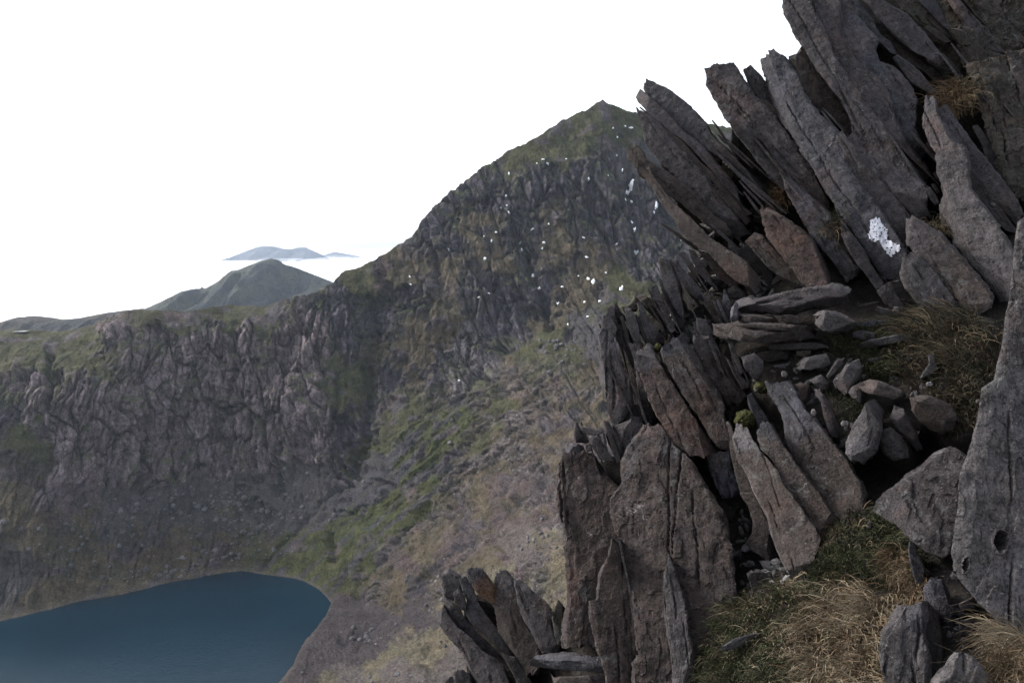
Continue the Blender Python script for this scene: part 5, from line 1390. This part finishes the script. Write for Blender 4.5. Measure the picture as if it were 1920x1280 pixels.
stone('slate_block', 'broad grey slate block rising from the grass at the bottom', 'W7', [(770, 590), (690, 680), (640, 800), (625, 1000), (640, 1150), (700, 1290), (710, 1400)], [(1012, 565), (1022, 680), (1012, 820), (1052, 950), (1062, 1100), (1062, 1290), (1062, 1400)],
      'slate block', tint='l', off=-0.25, th=0.3, rough=1.4, cracks=2, mat=M_SLATE, bulge=0.06, facets=2, fat=1.0)
stone('slate_block', 'dark slab standing against the right of the broad grey slate block', 'W7', [(1018, 560), (1025, 700), (1018, 820), (1058, 950), (1068, 1290)], [(1045, 540), (1130, 640), (1172, 800), (1192, 960), (1182, 1250)], 'slate block', tint='d', off=-0.12, th=0.3, tilt=-0.6, mat=M_SLATE)
stone('slate_block', 'upright narrow slate under the wedge-shaped boulder', 'W7', [(890, 5), (880, 90), (890, 200), (930, 340), (1000, 435)], [(920, 20), (985, 150), (1030, 260), (1015, 400)], 'slate block', tint='u', off=-0.2, th=0.25, mat=M_SLATE)
stone('slate_block', 'pale edged slate with a dark slanting face near the path', 'W7', [(1100, 330), (1020, 430), (1030, 540), (1100, 600), (1180, 720), (1260, 870)], [(1180, 350), (1270, 480), (1290, 580), (1320, 680), (1335, 780), (1335, 865)], 'slate block', tint='u', off=-0.12, th=0.2, mat=M_SLATE)
stone('block_stone', 'pale angular stone on the path below the big boulder', 'W7', [(1332, 570), (1360, 610), (1400, 630)], [(1465, 508), (1478, 560), (1475, 612)], tint='l', off=-0.1, th=0.12)
stone('block_stone', 'dark stone touching the pale angular stone on the path', 'W7', [(1245, 580), (1290, 650), (1350, 690)], [(1320, 565), (1385, 620), (1385, 668)], tint='g', off=-0.08, th=0.12)
stone('flat_stone', 'blue-grey square slate lying on the path', 'W7', [(1335, 740), (1338, 800), (1345, 845)], [(1462, 690), (1458, 780), (1440, 855)], tint='u', off=-0.08, th=0.08, bulge=0.05)
stone('pebble', 'small pale pebble under the blue-grey square slate', 'W7', [(1350, 885), (1360, 905), (1385, 915)], [(1375, 865), (1410, 870), (1425, 895)], tint='p', off=-0.05, th=0.06)
stone('pebble', 'small pale pebble on the path beside the upright narrow slate', 'W7', [(1020, 280), (1030, 305), (1050, 315)], [(1050, 258), (1080, 270), (1090, 300)], tint='p', off=-0.05, th=0.06)
stone('boulder', 'pale crumbly rock at the bottom edge beside the dry grass', 'W7', [(1330, 1040), (1240, 1140), (1120, 1240), (1110, 1300), (1120, 1400)], [(1440, 1050), (1540, 1130), (1600, 1200), (1660, 1300), (1680, 1400)], 'boulder', tint='p', off=-0.3, th=0.3, rough=2.2, cracks=3, facets=4, fat=1.0)
stone('flat_stone', 'slate sheet lying in the grass beside the broad brown plate', 'W5', [(1545, 988), (1680, 972), (1800, 912), (1885, 862)], [(1555, 950), (1660, 890), (1760, 852), (1880, 828)], tint='u', off=-0.22, th=0.08)
stone('block_stone', 'grey flat stone half sunk in the path by the dry tuft', 'W7', [(1510, 1000), (1540, 1040), (1590, 1050)], [(1540, 985), (1600, 975), (1620, 1010)], tint='g', off=-0.04, th=0.1)
stone('pebble', 'bright white pebble in the dark grass below the slabs', 'W6', [(1462, 480), (1458, 510), (1470, 535)], [(1495, 463), (1506, 495), (1500, 530)], tint=(0.5, 0.49, 0.47), off=-0.08, th=0.06, mat=M_STONE)
for lab, view, x, y, rx, ry in (('white quartz pebble left of the small grey block in the rubble', 'V8', 720, 865, 28, 24), ('tiny white quartz chip beside the mossy gap', 'V8', 467, 1005, 15, 20),
                                ('white quartz lump below the rust-marked stone', 'V8', 985, 1215, 27, 30), ('pale pebble in the rubble left of the large pale pointed boulder', 'W1', 310, 928, 42, 22),
                                ('white pebble at the foot of the crag above the grass', 'V8', 1730, 295, 36, 28), ('pale pebble in front of the dull green-grey block', 'W1', 1072, 575, 36, 16),
                                ('white chip in the turf near the huge pale boulder', 'W1', 1505, 728, 22, 14), ('white chip on top of the broad grey slate block', 'W7', 783, 592, 16, 12),
                                ('pale pebble in the pale grass tussock', 'W7', 568, 770, 20, 18)):
    stone('quartz_pebble', lab, view, [(x - rx * 0.5, y - ry), (x - rx, y), (x - rx * 0.6, y + ry)], [(x + rx * 0.4, y - ry), (x + rx, y), (x + rx * 0.5, y + ry)], 'pebble', tint=(0.46, 0.45, 0.45), off=-0.12, th=0.05, bulge=0.3, cracks=0)

# ------------------------------------------------------------------ bedrock and turf behind and under it all
GRASSY = [[(1310, 1280), (1330, 1150), (1420, 1090), (1500, 1060), (1540, 980), (1600, 940), (1700, 960), (1730, 1080), (1680, 1180), (1660, 1400), (1300, 1400)],
          [(1640, 590), (1880, 580), (1880, 720), (1840, 840), (1780, 860), (1700, 760), (1640, 720)]]


def make_ground():
    step = 5.0
    xs = np.arange(820, 2900, step); ys = np.arange(-360, 1900, step)
    X, Y = np.meshgrid(xs, ys)
    d = fgd(X, Y)
    off = np.full(X.shape, 0.5)
    for poly in GRASSY:
        dist = poly_dist(X, Y, poly + poly[:1])
        ins = inside(X, Y, poly)
        off = np.where(ins, off * (1 - sstep(0, 40, dist)) * 0.35, off)
    for poly, o0 in (([(1360, 640), (1640, 600), (1760, 760), (1700, 880), (1600, 860), (1400, 740)], 0.06), ([(1700, 1040), (1790, 1020), (1860, 1140), (1990, 1230), (1990, 1440), (1700, 1440)], 0.03)):
        off = np.where(inside(X, Y, poly), o0, off)
    kern = np.ones(7) / 7
    for _ in range(2):
        off = np.apply_along_axis(lambda r: np.convolve(np.pad(r, 3, 'edge'), kern, 'valid'), 0, off)
        off = np.apply_along_axis(lambda r: np.convolve(np.pad(r, 3, 'edge'), kern, 'valid'), 1, off)
    P = pt(X, Y, d + off)
    P = P + ray(X, Y) * (fbm(P[..., 0] * 3, P[..., 1] * 3, P[..., 2] * 3, 4, 601) * 0.05 + fbm(P[..., 0] * 14, P[..., 1] * 14, P[..., 2] * 14, 3, 605) * 0.012)[..., None]
    keep = inside(X, Y, [(1240, 232), (1300, 250), (1370, 312), (1440, 335), (1446, 250), (1452, 185), (1490, 132), (1522, 104), (1525, -80), (1600, -350), (2890, -350), (2890, 1890), (905, 1890), (868, 1200), (865, 1130),
                         (900, 1105), (960, 1108), (1010, 1112), (1060, 1160), (1095, 1180), (1085, 1020), (1075, 950), (1090, 880), (1150, 850), (1160, 790), (1150, 700), (1160, 640), (1215, 585), (1250, 530), (1295, 505),
                         (1320, 490), (1290, 430), (1250, 350), (1230, 280)])
    Q = grid_quads(len(ys), len(xs))
    Q = Q[keep.reshape(-1)[Q].all(1)]
    used = np.unique(Q)
    rm = np.full(X.size, -1); rm[used] = np.arange(len(used))
    V = P.reshape(-1, 3)[used]
    o = build('ground_slope', V, rm[Q][:, ::-1], None, M_GROUND, None, None, None, True, (1.5, 4.0, -1.6))
    tag(o, 'dark peaty hillside with bedrock under the slabs', None, None, 'structure')
    return xs, ys, P


GX, GY, GP = make_ground()


def on_ground(px, py):
    j = np.clip((np.asarray(px, float) - GX[0]) / (GX[1] - GX[0]), 0, len(GX) - 1.01); i = np.clip((np.asarray(py, float) - GY[0]) / (GY[1] - GY[0]), 0, len(GY) - 1.01)
    i0, j0 = i.astype(int), j.astype(int)
    fi, fj = (i - i0)[..., None], (j - j0)[..., None]
    return (GP[i0, j0] * (1 - fi) + GP[i0 + 1, j0] * fi) * (1 - fj) + (GP[i0, j0 + 1] * (1 - fi) + GP[i0 + 1, j0 + 1] * fi) * fj


def make_rubble():
    V, Q, C, n0 = [], [], [], 0
    spots = [([(1370, 650), (1640, 640), (1760, 700), (1780, 800), (1640, 860), (1560, 860), (1440, 760), (1390, 740)], 420, 0.028, 0.02),
             ([(1710, 1050), (1790, 1030), (1850, 1130), (1920, 1220), (1900, 1290), (1740, 1280), (1760, 1180)], 260, 0.012, 0.0),
             ([(1660, 590), (1730, 570), (1850, 580), (1800, 620), (1660, 620)], 40, 0.025, 0.05),
             ([(1300, 480), (1340, 400), (1440, 380), (1470, 520), (1440, 560), (1340, 570)], 170, 0.06, -0.05), ([(1380, 950), (1460, 1000), (1480, 1100), (1400, 1120), (1370, 1050)], 60, 0.03, -0.1),
             ([(1200, 640), (1240, 600), (1330, 540), (1370, 640), (1290, 700)], 120, 0.055, -0.1), ([(940, 1130), (980, 1140), (1010, 1260), (950, 1290)], 40, 0.04, -0.1)]
    lumps = [lump(7, 5, 20 + q) for q in range(8)]
    for poly, n, size, off in spots:
        xs, ys = [p[0] for p in poly], [p[1] for p in poly]
        px, py = rng.uniform(min(xs), max(xs), n), rng.uniform(min(ys), max(ys), n)
        ok = inside(px, py, poly)
        P = on_ground(px, py) + ray(px, py) * off
        for k in np.nonzero(ok)[0]:
            v, q = lumps[k % 8]
            sz = size * (0.35 + 1.5 * rng.random() ** 2.5)
            e = np.linalg.qr(rng.normal(size=(3, 3)))[0]
            V.append((v * np.array([1.25, 0.85, 0.4])) @ e * sz + P[k])
            Q.append(q + n0); n0 += len(v)
            C.append(np.tile(np.array([1.02, 0.98, 0.97]) * (0.05 + 0.12 * rng.random() ** 2), (len(v), 1)))
    V = np.concatenate(V)
    o = build('rubble', V, np.concatenate(Q), None, M_STONE, None, np.concatenate(C), None, False, V.mean(0))
    tag(o, 'small broken slate chips strewn over the ledge and path', None, None, 'stuff')


make_rubble()

# ------------------------------------------------------------------ grass
DRY, PALE, GREEN, RUST, DARKG = (0.11, 0.084, 0.054), (0.2, 0.165, 0.115), (0.034, 0.04, 0.018), (0.095, 0.062, 0.037), (0.02, 0.022, 0.012)
DIM = (0.052, 0.041, 0.028)


def blades(poly, n, length, lean, mixc, seed, droop=1.0, tuftiness=0.6, off=0.0, width=0.0022, view='S', spread=0.5):
    """curved tapering blades rooted on the ground inside a traced patch, gathered in tufts and combed by wind and slope"""
    rs = np.random.default_rng(seed)
    poly = [tuple(p) for p in to_src(view, poly)]
    xs, ys = np.array([p[0] for p in poly]), np.array([p[1] for p in poly])
    nt = max(3, n // 42)
    cx, cy = rs.uniform(xs.min(), xs.max(), nt * 4), rs.uniform(ys.min(), ys.max(), nt * 4)
    ok = inside(cx, cy, poly)
    cx, cy = cx[ok][:nt], cy[ok][:nt]
    nt = len(cx)
    k = rs.integers(0, nt, n)
    sig = 16 * (1 - tuftiness) + 5
    px = cx[k] + rs.normal(size=n) * sig; py = cy[k] + rs.normal(size=n) * sig * 0.7
    root = on_ground(px, py) + ray(px, py) * off
    tl = rs.uniform(0.7, 1.25, nt); ta = rs.normal(size=nt) * 0.55
    tc = rs.random(nt)
    Lg = length * tl[k] * rs.uniform(0.45, 1.15, n)
    ang = ta[k] + rs.normal(size=n) * spread
    ca, sa = np.cos(ang), np.sin(ang)
    lx, ly = lean
    dirh = np.stack([lx * ca - ly * sa, lx * sa + ly * ca, np.zeros(n)], -1)
    up = np.array([0, -0.12, 1.0])
    s = np.linspace(0, 1, 6)
    dr = droop * rs.uniform(0.6, 1.4, n)
    th = (0.15 + rs.random(n) * 0.5)[:, None] + dr[:, None] * s[None] * 1.5
    step = (np.cos(th)[..., None] * up + np.sin(th)[..., None] * dirh[:, None]) * (Lg / 5)[:, None, None]
    Pc = root[:, None] + np.concatenate([np.zeros((n, 1, 3)), np.cumsum(step[:, :-1], 1)], 1)
    Pc = Pc + np.stack([fbm(s * 3, k[:, None] * 1.0, np.arange(n)[:, None] * 0.37, 1, seed)] * 3, -1) * (s[None, :, None]) * 0.02
    # keep blades out of the ground: bend along it
    view_dir = Pc / (np.linalg.norm(Pc, axis=-1)[..., None])
    tang = np.gradient(Pc, axis=1)
    wv_ = np.cross(tang, view_dir); wv_ /= np.linalg.norm(wv_, axis=-1)[..., None] + 1e-9
    jit = rs.normal(size=(n, 1, 3)) * 0.5
    wv_ = wv_ + jit; wv_ /= np.linalg.norm(wv_, axis=-1)[..., None] + 1e-9
    w = width * rs.uniform(0.7, 1.4, n)[:, None] * (1 - s[None] ** 1.6 * 0.9)
    A, B = Pc + wv_ * w[..., None], Pc - wv_ * w[..., None]
    V = np.stack([A, B], 2).reshape(n, 12, 3)
    base = np.arange(n)[:, None] * 12
    q = np.concatenate([base + np.array([2 * i, 2 * i + 1, 2 * i + 3, 2 * i + 2]) for i in range(5)], 0).reshape(-1, 4)
    cols = np.array([c for c, _ in mixc]); wts = np.cumsum([w_ for _, w_ in mixc]); wts = wts / wts[-1]
    pick = np.searchsorted(wts, np.clip(tc[k] * 0.65 + rs.random(n) * 0.35, 0, 0.999))
    c = cols[pick] * rs.uniform(0.6, 1.35, n)[:, None]
    C = np.repeat(c[:, None], 12, 1)
    return V.reshape(-1, 3), q, C.reshape(-1, 3)


def grass(name, label, patches):
    V, Q, C, n0 = [], [], [], 0
    for p in patches:
        v, q, c = blades(**p)
        V.append(v); Q.append(q + n0); C.append(c); n0 += len(v)
    V = np.concatenate(V)
    o = build(name, V, np.concatenate(Q), None, M_GRASS, None, np.concatenate(C), None, True, V.mean(0))
    return tag(o, label, None, None, 'stuff')


grass('grass', 'tan and green grass on the slope at the bottom right', [
    dict(poly=[(1310, 1300), (1330, 1170), (1430, 1100), (1520, 1090), (1560, 1150), (1540, 1320)], n=5600, length=0.14, lean=(-0.35, -0.9), mixc=[(DRY, 3), (PALE, 1), (GREEN, 4), (DIM, 3)], seed=11, droop=1.3),
    dict(poly=[(1500, 1320), (1510, 1140), (1580, 1110), (1670, 1150), (1660, 1320)], n=6400, length=0.17, lean=(-0.5, -0.85), mixc=[(DRY, 4), (PALE, 2.5), (RUST, 2.5), (DIM, 3)], seed=12, droop=1.4),
    dict(poly=[(1560, 1120), (1600, 1120), (1690, 1130), (1660, 1190), (1590, 1200)], n=900, length=0.16, lean=(-1.0, -0.3), mixc=[(PALE, 5), (DRY, 2)], seed=13, droop=1.2, spread=0.25),
    dict(poly=[(1500, 1080), (1540, 990), (1600, 950), (1690, 980), (1720, 1060), (1690, 1100), (1560, 1110)], n=5200, length=0.11, lean=(-0.3, -0.8), mixc=[(GREEN, 5), (DARKG, 3), (DRY, 2)], seed=14, droop=1.0),
    dict(poly=[(1650, 1040), (1705, 1040), (1735, 1120), (1690, 1140)], n=1300, length=0.16, lean=(-0.7, -0.6), mixc=[(DRY, 4), (RUST, 3), (PALE, 1)], seed=15, droop=1.4, spread=0.3),
    dict(poly=[(1300, 1330), (1330, 1160), (1400, 1100), (1420, 1200), (1380, 1330)], n=3000, length=0.1, lean=(-0.2, -0.9), mixc=[(GREEN, 4), (DARKG, 3), (DRY, 3)], seed=16)])
grass('grass', 'brown tussock grass on the ledge under the crag', [
    dict(poly=[(1660, 600), (1780, 590), (1875, 600), (1870, 700), (1780, 690), (1690, 660)], n=2300, length=0.24, lean=(-0.95, -0.35), mixc=[(DIM, 5), (DARKG, 2), (DRY, 2.2), (PALE, 0.6)], seed=21, droop=1.2, spread=0.35, width=0.003),
    dict(poly=[(1650, 660), (1760, 670), (1870, 690), (1850, 800), (1800, 850), (1740, 760)], n=1800, length=0.14, lean=(-0.7, -0.7), mixc=[(DARKG, 3), (DIM, 5), (DRY, 1)], seed=22, droop=1.1, width=0.003),
    dict(poly=[(1560, 640), (1660, 620), (1680, 700), (1600, 720)], n=1300, length=0.16, lean=(-0.5, -0.8), mixc=[(DARKG, 5), (GREEN, 2), (DIM, 2)], seed=23, width=0.0026),
    dict(poly=[(1560, 740), (1600, 720), (1640, 760), (1600, 800), (1570, 790)], n=500, length=0.1, lean=(-0.3, -0.8), mixc=[(DARKG, 5), (GREEN, 3)], seed=24, off=-0.06)])
grass('grass', 'small grass tufts growing in the cracks of the crag', [
    dict(poly=[(1770, 190), (1800, 160), (1822, 175), (1815, 215), (1780, 230)], n=700, length=0.3, lean=(-0.9, -0.5), mixc=[(RUST, 4), (DRY, 3), (DARKG, 2)], seed=31, droop=1.5, off=-0.5, width=0.003),
    dict(poly=[(1560, 420), (1585, 415), (1590, 440), (1565, 445)], n=260, length=0.2, lean=(-0.9, -0.4), mixc=[(DRY, 3), (DARKG, 3)], seed=32, droop=1.4, off=-0.45, width=0.003),
    dict(poly=[(1430, 370), (1470, 365), (1480, 395), (1440, 400)], n=260, length=0.16, lean=(-0.6, -0.7), mixc=[(RUST, 3), (DARKG, 3)], seed=33, droop=1.4, off=-0.4, width=0.003),
    dict(poly=[(1748, 425), (1768, 420), (1775, 440), (1755, 445)], n=220, length=0.15, lean=(-0.4, -0.9), mixc=[(DRY, 4), (DARKG, 2)], seed=34, droop=1.6, off=-0.5, width=0.0025)])
grass('grass', 'dry grass at the bottom right corner by the path', [
    dict(poly=[(1850, 1290), (1860, 1240), (1990, 1230), (1990, 1400), (1840, 1400)], n=1500, length=0.3, lean=(-0.6, -0.6), mixc=[(DRY, 4), (RUST, 2), (PALE, 3)], seed=41, droop=0.9, width=0.0022),
    dict(poly=[(1870, 1190), (1900, 1185), (1960, 1230), (1920, 1260), (1880, 1230)], n=800, length=0.24, lean=(-0.9, -0.4), mixc=[(PALE, 3), (DRY, 3)], seed=42, droop=1.3, spread=0.3, width=0.002)])


def moss(name, label, view, x, y, rx, ry, off, seed):
    th = np.linspace(0, 2 * np.pi, 40, endpoint=False); r = np.linspace(0, 1, 14)
    ox, oy, s = VIEW[view]
    qx = ox + (x + np.cos(th)[None] * r[:, None] * rx * (1 + 0.25 * pn(np.cos(th) * 2, np.sin(th) * 2, seed))[None]) / s
    qy = oy + (y + np.sin(th)[None] * r[:, None] * ry * (1 + 0.25 * pn(np.cos(th) * 2, np.sin(th) * 2, seed + 3))[None]) / s
    d = float(fgd(ox + x / s, oy + y / s)) + off
    hmax = 0.7 * min(rx, ry) / s * d / F_PX
    h = hmax * (np.sqrt(np.clip(1 - r[:, None] ** 2, 0, 1)) + 0.25 * fbm(qx / 6, qy / 6, 0, 3, seed)) - 0.02 * (r[:, None] ** 4)
    P = pt(qx, qy, np.full(qx.shape, d)) - ray(qx, qy) * h[..., None]
    o = build(name, P.reshape(-1, 3), grid_quads(14, 40, True), None, M_MOSS, None, None, None, True, P[-1].mean(0))
    return tag(o, label, 'moss')


moss('moss_cushion', 'yellow-green moss cushion in the gap above the brown slabs', 'W2', 375, 320, 105, 95, 0.0, 3)
moss('moss_cushion', 'small pale moss tuft on the slate tower', 'V6', 595, 965, 34, 40, -0.15, 8)
moss('moss_cushion', 'dark moss patch beside the tiny white quartz chip', 'V8', 530, 985, 90, 60, -0.02, 12)

# ================================================================== AIR
def make_haze():
    x0, x1, y0, y1, z0, z1 = -9000, 7500, -60, 13000, -436, 260
    V = np.array([(x, y, z) for x in (x0, x1) for y in (y0, y1) for z in (z0, z1)], float)
    Q = [(0, 1, 3, 2), (4, 6, 7, 5), (0, 4, 5, 1), (2, 3, 7, 6), (0, 2, 6, 4), (1, 5, 7, 3)]
    m = bpy.data.materials.new('thin_air')
    m.use_nodes = True
    nt = m.node_tree; nt.nodes.clear()
    out = nt.nodes.new('ShaderNodeOutputMaterial')
    vol = nt.nodes.new('ShaderNodeVolumePrincipled')
    vol.inputs['Color'].default_value = (0.72, 0.84, 1.0, 1)
    vol.inputs['Density'].default_value = 3.1e-5
    vol.inputs['Anisotropy'].default_value = 0.2
    nt.links.new(vol.outputs[0], out.inputs['Volume'])
    o = build('haze', V, Q, None, m, None, None, None, False, (0, 5000, -436))
    tag(o, 'thin bluish air between here and the far hills', None, None, 'stuff')


make_haze()
